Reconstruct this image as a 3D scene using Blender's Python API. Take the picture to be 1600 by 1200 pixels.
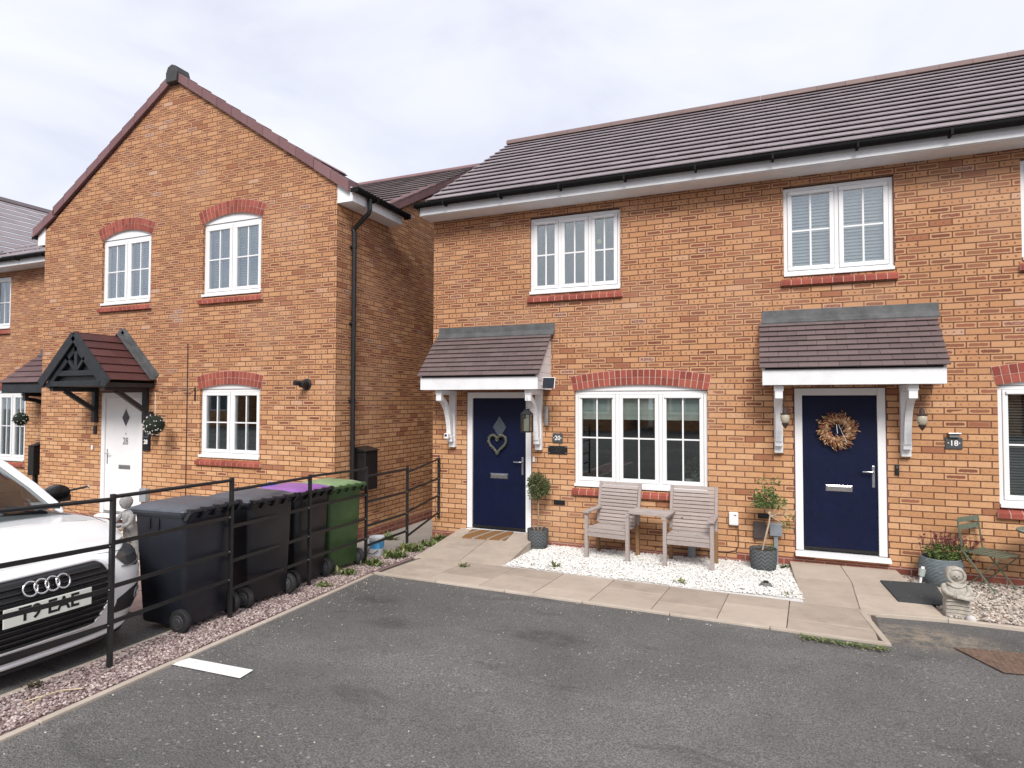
import bpy, bmesh, math, random
from mathutils import Vector, Matrix
R = math.radians
random.seed(7)
for o in list(bpy.data.objects): bpy.data.objects.remove(o)
scene = bpy.context.scene
COL = scene.collection

# ------------------------------------------------------------------ camera
cam_d = bpy.data.cameras.new("camera"); cam = bpy.data.objects.new("camera", cam_d); COL.objects.link(cam)
yaw, pitch, roll = -0.3920, 0.0300, 0.0020
Fw = Vector((math.sin(yaw)*math.cos(pitch), math.cos(yaw)*math.cos(pitch), math.sin(pitch)))
Rt = Vector((math.cos(yaw), -math.sin(yaw), 0)); Up = Rt.cross(Fw)
Rt2 = Rt*math.cos(roll) + Up*math.sin(roll); Up2 = -Rt*math.sin(roll) + Up*math.cos(roll)
mw = Matrix((Rt2, Up2, -Fw)).transposed().to_4x4(); mw.translation = Vector((4.803, -8.384, 2.126))
cam.matrix_world = mw
cam_d.sensor_fit = 'HORIZONTAL'; cam_d.sensor_width = 36; cam_d.lens = 956.44/1600*36
cam_d.clip_start = 0.05; cam_d.clip_end = 1000
scene.camera = cam

# ------------------------------------------------------------------ light
SUN_EL, SUN_AZ = 42, 164          # azimuth clockwise from +y
SKY_STRENGTH, EXPO = 0.098, 1.25
w = bpy.data.worlds.new("World"); scene.world = w; w.use_nodes = True
wt = w.node_tree; wt.nodes.clear()
def wn(t, **k):
    n = wt.nodes.new(t)
    for a, b in k.items(): setattr(n, a, b)
    return n
sky = wn('ShaderNodeTexSky', sky_type='NISHITA', sun_disc=False, sun_elevation=R(SUN_EL), sun_rotation=R(SUN_AZ))
sky.air_density = 1.0; sky.dust_density = 2.0
tc = wn('ShaderNodeTexCoord'); mp = wn('ShaderNodeMapping'); mp.inputs['Scale'].default_value = (1.0, 1.0, 2.6)
mp.inputs['Rotation'].default_value = (0.0, 0.0, 0.5)
wt.links.new(tc.outputs['Generated'], mp.inputs['Vector'])
nz = wn('ShaderNodeTexNoise'); nz.inputs['Scale'].default_value = 2.1; nz.inputs['Detail'].default_value = 7; nz.inputs['Roughness'].default_value = 0.52
nz.inputs['Distortion'].default_value = 0.5
wt.links.new(mp.outputs[0], nz.inputs['Vector'])
cr = wn('ShaderNodeValToRGB'); e = cr.color_ramp.elements
e[0].position = 0.34; e[0].color = (3.35, 3.45, 4.1, 1); e[1].position = 0.62; e[1].color = (4.35, 4.42, 4.62, 1)
m1 = e.new(0.47); m1.color = (3.9, 4.0, 4.45, 1)
wt.links.new(nz.outputs['Fac'], cr.inputs['Fac'])
mx = wn('ShaderNodeMixRGB'); mx.inputs['Fac'].default_value = 0.06
wt.links.new(cr.outputs['Color'], mx.inputs['Color1']); wt.links.new(sky.outputs['Color'], mx.inputs['Color2'])
bg = wn('ShaderNodeBackground'); bg.inputs['Strength'].default_value = SKY_STRENGTH
wo = wn('ShaderNodeOutputWorld')
wt.links.new(mx.outputs[0], bg.inputs['Color']); wt.links.new(bg.outputs[0], wo.inputs['Surface'])
sun_d = bpy.data.lights.new("sun", 'SUN'); sun = bpy.data.objects.new("sun", sun_d); COL.objects.link(sun)
sun_d.energy = 1.5; sun_d.angle = R(22); sun_d.color = (1.0, 0.96, 0.9)
sd = Vector((math.sin(R(SUN_AZ))*math.cos(R(SUN_EL)), math.cos(R(SUN_AZ))*math.cos(R(SUN_EL)), math.sin(R(SUN_EL))))
sun.rotation_euler = sd.to_track_quat('Z', 'Y').to_euler(); sun.location = sd*30
vs = scene.view_settings; vs.view_transform = 'Standard'; vs.look = 'None'; vs.gamma = 1; vs.exposure = EXPO; vs.use_curve_mapping = False

# ------------------------------------------------------------------ material helpers
class Mt:
    def __init__(s, name, rough=0.6, color=(.5, .5, .5), metal=0.0, spec=0.5, coat=0.0):
        s.m = bpy.data.materials.new(name); s.m.use_nodes = True; s.t = s.m.node_tree
        s.b = s.t.nodes['Principled BSDF']
        s.b.inputs['Roughness'].default_value = rough; s.b.inputs['Base Color'].default_value = (*color, 1)
        s.b.inputs['Metallic'].default_value = metal; s.b.inputs['Specular IOR Level'].default_value = spec
        s.b.inputs['Coat Weight'].default_value = coat
    def n(s, t, **k):
        x = s.t.nodes.new(t)
        for a, b in k.items(): setattr(x, a, b)
        return x
    def lk(s, a, b):
        if hasattr(a, 'links') or hasattr(a, 'is_output'): s.t.links.new(a, b)
        else: b.default_value = (*a, 1) if isinstance(a, tuple) and len(a) == 3 and b.type == 'RGBA' else a
    def ma(s, op, a, b=None, c=None):
        x = s.n('ShaderNodeMath', operation=op)
        s.lk(a, x.inputs[0])
        if b is not None: s.lk(b, x.inputs[1])
        if c is not None: s.lk(c, x.inputs[2])
        return x.outputs[0]
    def sm(s, v, a, b):                      # smoothstep a..b
        x = s.n('ShaderNodeMapRange', interpolation_type='SMOOTHSTEP'); s.lk(v, x.inputs[0]); x.inputs[1].default_value = a; x.inputs[2].default_value = b
        return x.outputs[0]
    def mix(s, f, a, b, mode='MIX'):
        x = s.n('ShaderNodeMixRGB', blend_type=mode); s.lk(f, x.inputs[0]); s.lk(a, x.inputs[1]); s.lk(b, x.inputs[2]); return x.outputs[0]
    def noise(s, scale, vec=None, detail=4, rough=.55, out='Fac', dist=0.0):
        x = s.n('ShaderNodeTexNoise'); x.inputs['Scale'].default_value = scale; x.inputs['Detail'].default_value = detail
        x.inputs['Roughness'].default_value = rough; x.inputs['Distortion'].default_value = dist
        s.lk(vec if vec is not None else s.pos(), x.inputs['Vector']); return x.outputs[out]
    def pos(s):
        if not hasattr(s, '_p'): s._p = s.n('ShaderNodeNewGeometry')
        return s._p.outputs['Position']
    def geo(s, o): s.pos(); return s._p.outputs[o]
    def obj(s):
        if not hasattr(s, '_o'): s._o = s.n('ShaderNodeTexCoord')
        return s._o.outputs['Object']
    def sep(s, v):
        x = s.n('ShaderNodeSeparateXYZ'); s.lk(v, x.inputs[0]); return x.outputs
    def comb(s, a, b, c):
        x = s.n('ShaderNodeCombineXYZ'); s.lk(a, x.inputs[0]); s.lk(b, x.inputs[1]); s.lk(c, x.inputs[2]); return x.outputs[0]
    def scl(s, v, k):
        x = s.n('ShaderNodeMapping'); s.lk(v, x.inputs[0]); x.inputs['Scale'].default_value = k; return x.outputs[0]
    def ramp(s, f, stops):
        x = s.n('ShaderNodeValToRGB'); e = x.color_ramp.elements
        while len(e) < len(stops): e.new(0.5)
        for q, (p, c) in zip(e, stops): q.position = p; q.color = (*c, 1)
        s.lk(f, x.inputs[0]); return x.outputs[0]
    def col(s, c): s.lk(c, s.b.inputs['Base Color'])
    def rgh(s, c): s.lk(c, s.b.inputs['Roughness'])
    def bump(s, h, strength=.5, dist=.01):
        x = s.n('ShaderNodeBump'); x.inputs['Strength'].default_value = strength; x.inputs['Distance'].default_value = dist
        s.lk(h, x.inputs['Height']); s.t.links.new(x.outputs[0], s.b.inputs['Normal'])

def varied(name, color, rough=.6, amt=.15, scale=6, metal=0, spec=.5, bump=0, bscale=80, coat=0.0, objc=False):
    """plain paint / plastic / metal with slight mottling, dirt and micro relief"""
    a = Mt(name, rough, color, metal, spec, coat); v = a.obj() if objc else a.pos()
    f = a.noise(scale, v, 6, .6)
    lo = tuple(c*(1-amt) for c in color); hi = tuple(min(1, c*(1+amt*.7)) for c in color)
    a.col(a.ramp(f, [(.3, lo), (.7, hi)]))
    f2 = a.noise(scale*3, v, 3); a.rgh(a.ma('MULTIPLY_ADD', f2, .25, rough-.12))
    if bump: a.bump(a.noise(bscale, v, 3), bump, .004)
    return a.m

def make_brick():
    a = Mt('brick', .88, spec=.25)
    x, y, z = a.sep(a.pos())[:3]; nrm = a.sep(a.geo('True Normal'))
    sel = a.ma('GREATER_THAN', a.ma('ABSOLUTE', nrm[0]), .5)
    u = a.ma('ADD', a.ma('MULTIPLY', a.ma('SUBTRACT', 1, sel), x), a.ma('MULTIPLY', sel, y))
    u = a.ma('ADD', u, 50.0)
    wob = a.noise(2.5, None, 2)
    zz = a.ma('ADD', z, a.ma('MULTIPLY_ADD', wob, .006, 9.997))
    row = a.ma('FLOOR', a.ma('DIVIDE', zz, .075)); fv = a.ma('FRACT', a.ma('DIVIDE', zz, .075))
    off = a.ma('MULTIPLY', a.ma('MODULO', row, 2), .5)
    jit = a.n('ShaderNodeTexWhiteNoise', noise_dimensions='1D'); a.lk(row, jit.inputs['W'])
    off = a.ma('ADD', off, a.ma('MULTIPLY', jit.outputs['Value'], .06))
    un = a.ma('ADD', a.ma('DIVIDE', u, .225), off)
    colm = a.ma('FLOOR', un); fu = a.ma('FRACT', un)
    wn_ = a.n('ShaderNodeTexWhiteNoise', noise_dimensions='3D'); a.lk(a.comb(colm, row, sel), wn_.inputs['Vector'])
    r = a.n('ShaderNodeSeparateColor'); a.lk(wn_.outputs['Color'], r.inputs[0]); r1, r2, r3 = r.outputs
    r4 = wn_.outputs['Value']
    du = a.ma('MULTIPLY', a.ma('MINIMUM', fu, a.ma('SUBTRACT', 1, fu)), .225)
    dv = a.ma('MULTIPLY', a.ma('MINIMUM', fv, a.ma('SUBTRACT', 1, fv)), .075)
    d = a.ma('MINIMUM', du, dv)
    n1 = a.noise(45, None, 4); n2 = a.noise(16, None, 5); n3 = a.noise(1.1, None, 3); n4 = a.noise(140, None, 3)
    d = a.ma('ADD', d, a.ma('MULTIPLY_ADD', n1, .006, -.003))
    brick_m = a.sm(d, .0044, .0085)
    # brick body colour, per brick + within-brick mottling
    n6 = a.noise(38, a.scl(a.pos(), (1, 1, 1.6)), 4, .6)
    body = a.ramp(a.ma('MULTIPLY_ADD', n2, .35, a.ma('MULTIPLY_ADD', n6, .35, a.ma('MULTIPLY', r1, .38))), [(.22, (.42, .205, .098)), (.5, (.545, .293, .148)), (.78, (.66, .395, .22))])
    # how much the batch up the wall is fire-marked
    hgt = a.sm(a.ma('MULTIPLY_ADD', n3, 1.2, z), 1.9, 3.6)
    thr = a.ma('MULTIPLY_ADD', hgt, .46, .06)
    body = a.mix(a.ma('MULTIPLY', hgt, .5), body, (.42, .205, .108))
    isb = a.ma('GREATER_THAN', thr, r2)
    vc = a.ma('MULTIPLY', a.ma('ABSOLUTE', a.ma('SUBTRACT', fv, .5)), .075)
    uc = a.ma('MAXIMUM', a.ma('SUBTRACT', a.ma('MULTIPLY', a.ma('ABSOLUTE', a.ma('SUBTRACT', fu, .5)), .225), .074), 0.0)
    wob2 = a.ma('MULTIPLY_ADD', n6, .020, -.010)
    pd = a.ma('ADD', a.ma('SQRT', a.ma('ADD', a.ma('MULTIPLY', uc, uc), a.ma('MULTIPLY', vc, vc))), wob2)
    core = a.ma('SUBTRACT', 1, a.sm(pd, .0135, .0215))
    dark = a.mix(r3, (.15, .048, .034), (.26, .092, .058))
    body = a.mix(a.ma('MULTIPLY', isb, .30), body, (.58, .35, .20))
    body = a.mix(a.ma('MULTIPLY', isb, a.ma('MULTIPLY', core, a.ma('MULTIPLY_ADD', r4, .35, .65))), body, dark)
    # rows of burnt spots along the middle of other bricks
    fd = a.ma('MULTIPLY', a.ma('ABSOLUTE', a.ma('SUBTRACT', a.ma('FRACT', a.ma('MULTIPLY_ADD', fu, 3.0, r2)), .5)), .075)
    sp = a.ma('ADD', a.ma('SQRT', a.ma('ADD', a.ma('MULTIPLY', fd, fd), a.ma('MULTIPLY', vc, vc))), a.ma('MULTIPLY_ADD', n1, .022, -.009))
    dots = a.ma('MULTIPLY', a.ma('SUBTRACT', 1, a.sm(sp, .009, .017)), a.ma('MULTIPLY', a.ma('GREATER_THAN', r3, .42), a.ma('MULTIPLY_ADD', hgt, .65, .22)))
    body = a.mix(a.ma('MULTIPLY', dots, a.ma('SUBTRACT', 1, isb)), body, (.20, .075, .045))
    # solid reddish bricks
    body = a.mix(a.ma('MULTIPLY', a.ma('LESS_THAN', r4, .035), .65), body, (.27, .095, .058))
    # light lime bloom on a few bricks
    bl = a.ma('MULTIPLY', a.ma('MULTIPLY', hgt, a.ma('GREATER_THAN', r4, .965)), a.sm(a.ma('ADD', n1, a.ma('MULTIPLY', n3, .6)), .72, .98))
    body = a.mix(a.ma('MULTIPLY', bl, .6), body, (.52, .38, .33))
    body = a.mix(a.ma('MULTIPLY', a.sm(n4, .45, .75), .16), body, (.2, .09, .05))
    # plinth
    lim = a.ma('MULTIPLY_ADD', a.ma('GREATER_THAN', x, 4.45), .075, .147)
    pl = a.ma('LESS_THAN', z, lim)
    red = a.ramp(a.ma('MULTIPLY_ADD', n2, .5, a.ma('MULTIPLY', r1, .5)), [(.2, (.17, .042, .03)), (.8, (.33, .085, .058))])
    body = a.mix(pl, body, red)
    mort = a.mix(pl, a.mix(n1, (.10, .045, .028), (.17, .08, .05)), (.40, .27, .23))
    mort = a.mix(a.sm(n3, .55, .75), mort, (.19, .10, .068))
    c = a.mix(brick_m, mort, body)
    # broad weathering
    c = a.mix(a.ma('MULTIPLY', a.sm(a.noise(.5, None, 5), .42, .72), .12), c, (.26, .13, .07))
    streak = a.sm(a.noise(2.2, a.comb(u, a.ma('MULTIPLY', z, .12), sel), 5, .65), .50, .74)
    c = a.mix(a.ma('MULTIPLY', streak, .09), c, (.22, .12, .07))
    c = a.mix(a.ma('MULTIPLY', a.sm(a.noise(.8, None, 3), .50, .68), .14), c, (.58, .40, .28))
    low = a.ma('MULTIPLY', a.ma('SUBTRACT', 1, a.sm(a.ma('MULTIPLY_ADD', n2, .25, z), .20, .45)), .20)
    c = a.mix(low, c, (.20, .13, .09))
    a.col(c)
    a.bump(a.ma('ADD', a.ma('MULTIPLY', brick_m, 1.0), a.ma('MULTIPLY', n1, .35)), .55, .006)
    return a.m
BRICK = make_brick()

def make_redbrick():
    a = Mt('red_brick', .8, spec=.3); r = a.geo('Random Per Island'); n = a.noise(30, None, 4)
    a.col(a.ramp(a.ma('MULTIPLY_ADD', n, .5, a.ma('MULTIPLY', r, .5)), [(.2, (.20, .045, .033)), (.8, (.36, .095, .066))]))
    a.bump(a.noise(90), .3, .004); return a.m
REDB = make_redbrick()
MORTAR = varied('pale_mortar', (.55, .38, .32), .9, .15, 20)
MORTAR_D = varied('dull_mortar', (.30, .13, .10), .9, .15, 20)

def make_tile(name, c0, c1, rough=.62):
    a = Mt(name, rough, spec=.3); r = a.geo('Random Per Island'); n = a.noise(3, None, 5); n2 = a.noise(60, None, 4)
    f = a.ma('MULTIPLY_ADD', n, .45, a.ma('MULTIPLY_ADD', n2, .25, a.ma('MULTIPLY', r, .3)))
    c = a.ramp(f, [(.25, c0), (.75, c1)])
    li = a.ma('MULTIPLY', a.sm(a.noise(9, None, 6, .7), .62, .8), .25)
    a.col(a.mix(li, c, tuple(min(1, q*1.9) for q in c1))); a.rgh(a.ma('MULTIPLY_ADD', n2, .2, rough-.1))
    a.bump(n2, .3, .003); return a.m
TILE = make_tile('roof_tile', (.20, .17, .18), (.29, .25, .265))
TILE_C = make_tile('canopy_tile', (.115, .086, .086), (.175, .13, .128))
TILE_R = make_tile('red_brown_tile', (.06, .024, .024), (.11, .046, .045), .5)
VERGE = make_tile('verge_tile', (.15, .075, .078), (.22, .12, .125), .55)

WHITE = varied('white_upvc', (.79, .79, .8), .38, .04, 3, spec=.45)
WHITE_P = varied('white_paint', (.77, .78, .80), .5, .09, 4, bump=.15, bscale=30)
WHITE_SHIP = WHITE_P
BLACK = varied('black_plastic', (.012, .012, .014), .42, .3, 6)
BLACK_G = varied('black_gutter', (.007, .007, .008), .7, .3, 6, spec=.2)
BLACK_W = varied('black_stained_timber', (.018, .021, .026), .5, .4, 9, bump=.3)
FENCE_M = varied('black_railing_paint', (.014, .014, .015), .45, .35, 20, bump=.3, bscale=150)
LEAD = varied('lead_flashing', (.105, .108, .112), .55, .35, 7, metal=.2, bump=.4, bscale=25)
NAVY = varied('navy_door', (.0016, .005, .029), .5, .2, 5, spec=.25, bump=.25, bscale=60)
CHROME = varied('chrome', (.72, .72, .74), .18, .08, 12, metal=1)
STEEL = varied('brushed_steel', (.45, .45, .46), .35, .15, 14, metal=.9)
RUBBER = varied('rubber', (.02, .02, .021), .75, .3, 25, bump=.3)
GREYBOX = varied('grey_plastic', (.28, .31, .34), .5, .1, 6)
BROWNBOX = varied('brown_plastic', (.075, .06, .058), .55, .15, 6)
SEAL = varied('maroon_sealant', (.10, .03, .045), .6, .2, 20)
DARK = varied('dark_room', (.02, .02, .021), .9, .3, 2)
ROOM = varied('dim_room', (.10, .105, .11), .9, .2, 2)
SOIL = varied('soil', (.05, .033, .022), .95, .4, 30, bump=.6)
SLATE = varied('slate_plaque', (.055, .062, .068), .6, .25, 25, bump=.3)
STONEW = varied('pale_lettering', (.8, .8, .78), .6, .03, 10)
STONE = varied('carved_stone', (.40, .37, .32), .9, .3, 22, bump=.7, bscale=60)
WAX = varied('candle_wax', (.75, .7, .6), .5, .05, 8)
BLIND_W = varied('white_blind', (.80, .82, .84), .6, .06, 4)
BLIND_G = varied('grey_blind', (.30, .31, .31), .45, .1, 4)
FABRIC = varied('roman_blind_fabric', (.80, .83, .78), .9, .15, 5, bump=.4, bscale=12)

def make_glass(name='window_glass', base=.10):
    a = Mt(name); t = a.t
    tr = a.n('ShaderNodeBsdfTransparent'); tr.inputs[0].default_value = (.86, .9, .89, 1)
    gl = a.n('ShaderNodeBsdfGlossy'); gl.inputs['Roughness'].default_value = .015; gl.inputs[0].default_value = (.93, .97, 1, 1)
    fr = a.n('ShaderNodeFresnel'); fr.inputs[0].default_value = 1.5
    f = a.ma('MULTIPLY_ADD', fr.outputs[0], 1.5, base)
    bp = a.n('ShaderNodeBump'); bp.inputs['Strength'].default_value = .025; bp.inputs['Distance'].default_value = .02
    a.lk(a.noise(.9, None, 1), bp.inputs['Height']); t.links.new(bp.outputs[0], gl.inputs['Normal'])
    mxs = a.n('ShaderNodeMixShader'); a.lk(a.ma('MINIMUM', f, .9), mxs.inputs[0])
    t.links.new(tr.outputs[0], mxs.inputs[1]); t.links.new(gl.outputs[0], mxs.inputs[2])
    t.links.new(mxs.outputs[0], t.nodes['Material Output'].inputs['Surface']); return a.m
GLASS = make_glass('window_glass', .05)
GLASS_UP = make_glass('coated_window_glass', .13)
LGLASS = make_glass('lantern_glass', .03)

def make_asphalt():
    a = Mt('asphalt', .93, spec=.2); n = a.noise(.55, None, 6, .62, dist=.4); f = a.noise(150, None, 2, .7); g = a.noise(380, None, 2)
    mid = a.noise(11, None, 6, .75)
    v = a.n('ShaderNodeTexVoronoi'); v.inputs['Scale'].default_value = 70; a.lk(a.pos(), v.inputs['Vector'])
    vs_ = a.n('ShaderNodeSeparateColor'); a.lk(v.outputs['Color'], vs_.inputs[0])
    stone = a.ma('MULTIPLY', a.ma('SUBTRACT', 1, a.sm(v.outputs['Distance'], .15, .5)), a.sm(vs_.outputs[0], .15, .85))
    c = a.ramp(n, [(.34, (.138, .134, .13)), (.5, (.203, .197, .191)), (.64, (.275, .264, .252))])
    c = a.mix(a.ma('MULTIPLY', a.sm(mid, .35, .7), .45), c, (.20, .192, .184))
    c = a.mix(a.ma('MULTIPLY', stone, .62), c, (.36, .35, .335))
    c = a.mix(a.ma('MULTIPLY', a.sm(a.noise(85, None, 2, .7), .40, .58), .62), c, (.07, .068, .067))
    # pale grit swept into patches
    c = a.mix(a.ma('MULTIPLY', a.ma('GREATER_THAN', vs_.outputs[1], .982), a.sm(a.noise(.9, None, 4), .38, .6)), c, (.36, .34, .31))
    # old drips and damp stains
    st = a.sm(a.noise(1.3, a.scl(a.pos(), (1, 1.9, 1)), 5, .6, dist=1.0), .57, .70)
    c = a.mix(a.ma('MULTIPLY', st, .38), c, (.06, .058, .058))
    # dusty area near the manhole and at the bottom of the bay
    x, y, z = a.sep(a.pos())[:3]
    dd = a.ma('ADD', a.ma('POWER', a.ma('SUBTRACT', x, 5.95), 2), a.ma('MULTIPLY', a.ma('POWER', a.ma('ADD', y, 2.25), 2), 3))
    c = a.mix(a.ma('MULTIPLY', a.ma('SUBTRACT', 1, a.sm(dd, .0, .55)), a.sm(a.noise(9, None, 6, .7), .35, .65)), c, (.33, .28, .22))
    for (px, py, rx, c2, am) in ((3.3, -6.45, .25, (.42, .39, .36), .45), (4.35, -6.75, .06, (.55, .46, .36), .8), (5.6, -5.9, 1.2, (.30, .24, .20), .35)):
        dd = a.ma('ADD', a.ma('POWER', a.ma('SUBTRACT', x, px), 2), a.ma('POWER', a.ma('SUBTRACT', y, py), 2))
        c = a.mix(a.ma('MULTIPLY', a.ma('MULTIPLY', a.ma('SUBTRACT', 1, a.sm(dd, .0, rx)), am), a.sm(a.noise(26, None, 4, .8), .40, .58)), c, c2)
    for (px, py, rx) in ((3.15, -3.55, .16), (1.75, -3.75, .10), (1.2, -3.2, .12)):
        dd = a.ma('ADD', a.ma('POWER', a.ma('SUBTRACT', x, px), 2), a.ma('MULTIPLY', a.ma('POWER', a.ma('SUBTRACT', y, py), 2), 3))
        c = a.mix(a.ma('MULTIPLY', a.ma('SUBTRACT', 1, a.sm(dd, .0, rx)), a.ma('MULTIPLY', a.sm(a.noise(7, None, 5, .7), .3, .6), .5)), c, (.06, .057, .056))
    a.col(c); a.bump(a.ma('ADD', a.ma('MULTIPLY', stone, .8), f), 1.0, .010); return a.m
ASPHALT = make_asphalt()

def make_slab(name, lo, hi):
    a = Mt(name, .9, spec=.2); r = a.geo('Random Per Island'); n = a.noise(3.2, None, 7, .6); f = a.noise(110, None, 3)
    c = a.ramp(a.ma('MULTIPLY_ADD', n, .65, a.ma('MULTIPLY', r, .35)), [(.25, lo), (.75, hi)])
    c = a.mix(a.ma('MULTIPLY', a.sm(a.noise(1.4, None, 6, .7), .5, .75), .45), c, tuple(q*.62 for q in lo))
    c = a.mix(a.ma('MULTIPLY', a.sm(f, .55, .8), .25), c, (.2, .17, .14))
    c = a.mix(a.ma('MULTIPLY', a.sm(a.noise(6, None, 7, .75, dist=.5), .56, .72), .32), c, (.19, .165, .14))
    a.col(c); a.bump(a.noise(45, None, 5), .35, .004); return a.m
SLAB = make_slab('buff_slab', (.35, .29, .24), (.52, .44, .365))
SLAB_G = make_slab('grey_slab', (.30, .275, .25), (.41, .375, .345))
SLAB_P = make_slab('pink_block', (.36, .25, .22), (.46, .34, .31))
KERB = make_slab('concrete_edging', (.40, .34, .28), (.56, .49, .42))
JOINT = varied('dark_joint', (.10, .08, .065), .95, .4, 20)

def make_pebble(name, stops, rough=.75):
    a = Mt(name, rough, spec=.3); r = a.geo('Random Per Island'); x = a.ramp(r, stops)
    a.col(a.mix(a.ma('MULTIPLY', a.noise(70, None, 3), .3), x, tuple(c*.6 for c in stops[len(stops)//2][1]))); return a.m
PEB_PINK = make_pebble('plum_gravel', [(0, (.13, .09, .09)), (.35, (.27, .19, .18)), (.62, (.40, .31, .29)), (.85, (.66, .57, .53)), (1, (.12, .10, .11))])
PEB_WHITE = make_pebble('white_marble_chips', [(0, (.74, .73, .71)), (.6, (.84, .83, .81)), (.9, (.66, .64, .60)), (1, (.5, .46, .42))])
PEB_MIX = make_pebble('mixed_gravel', [(0, (.55, .5, .42)), (.3, (.68, .62, .55)), (.55, (.25, .21, .18)), (.75, (.62, .5, .42)), (1, (.14, .12, .12))])
PEB_PALE = make_pebble('buff_gravel', [(0, (.6, .53, .44)), (.5, (.74, .68, .58)), (1, (.5, .4, .32))])
BED_P = varied('gravel_bed', (.23, .15, .145), .95, .35, 40, bump=.6); BED_W = varied('white_gravel_bed', (.66, .65, .63), .95, .15, 60, bump=.6)
BED_M = varied('mixed_gravel_bed', (.3, .26, .22), .95, .4, 40, bump=.6)

def make_wood(name, lo, hi, rough=.85, sc=(3, 3, 40)):
    a = Mt(name, rough, spec=.2); v = a.scl(a.obj(), sc); n = a.noise(4, v, 8, .65, dist=.6); r = a.geo('Random Per Island')
    c = a.ramp(a.ma('MULTIPLY_ADD', n, .8, a.ma('MULTIPLY', r, .25)), [(.25, lo), (.75, hi)])
    k = a.n('ShaderNodeTexVoronoi'); k.inputs['Scale'].default_value = 5; a.lk(a.obj(), k.inputs['Vector'])
    c = a.mix(a.ma('SUBTRACT', 1, a.sm(k.outputs['Distance'], .03, .09)), c, tuple(q*.35 for q in lo))
    a.col(c); a.bump(n, .5, .003); return a.m
WOOD_G = make_wood('weathered_wood', (.27, .225, .205), (.47, .41, .39))
WOOD_B = make_wood('brown_wood', (.20, .11, .055), (.33, .2, .11))

def make_leaf(name, stops, rough=.5):
    a = Mt(name, rough, spec=.35); r = a.geo('Random Per Island'); a.col(a.ramp(r, stops))
    a.b.inputs['Subsurface Weight'].default_value = 0; return a.m
LEAF = make_leaf('olive_leaf', [(0, (.035, .055, .018)), (.5, (.075, .105, .035)), (.85, (.14, .17, .07)), (1, (.22, .22, .12))])
LEAF2 = make_leaf('bright_leaf', [(0, (.04, .075, .02)), (.5, (.09, .15, .035)), (1, (.19, .24, .08))])
WEED = make_leaf('weed_leaf', [(0, (.05, .08, .02)), (.6, (.12, .17, .05)), (1, (.32, .30, .14))])
FLOWER = make_leaf('dark_red_leaf', [(0, (.05, .012, .018)), (.6, (.13, .03, .04)), (1, (.25, .1, .08))])
BARK = varied('bark', (.30, .22, .15), .9, .3, 30, bump=.5)
WREATH_M = make_leaf('dried_leaf', [(0, (.20, .05, .02)), (.35, (.35, .13, .05)), (.65, (.42, .25, .12)), (.9, (.6, .45, .3)), (1, (.12, .05, .03))], .8)

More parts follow.
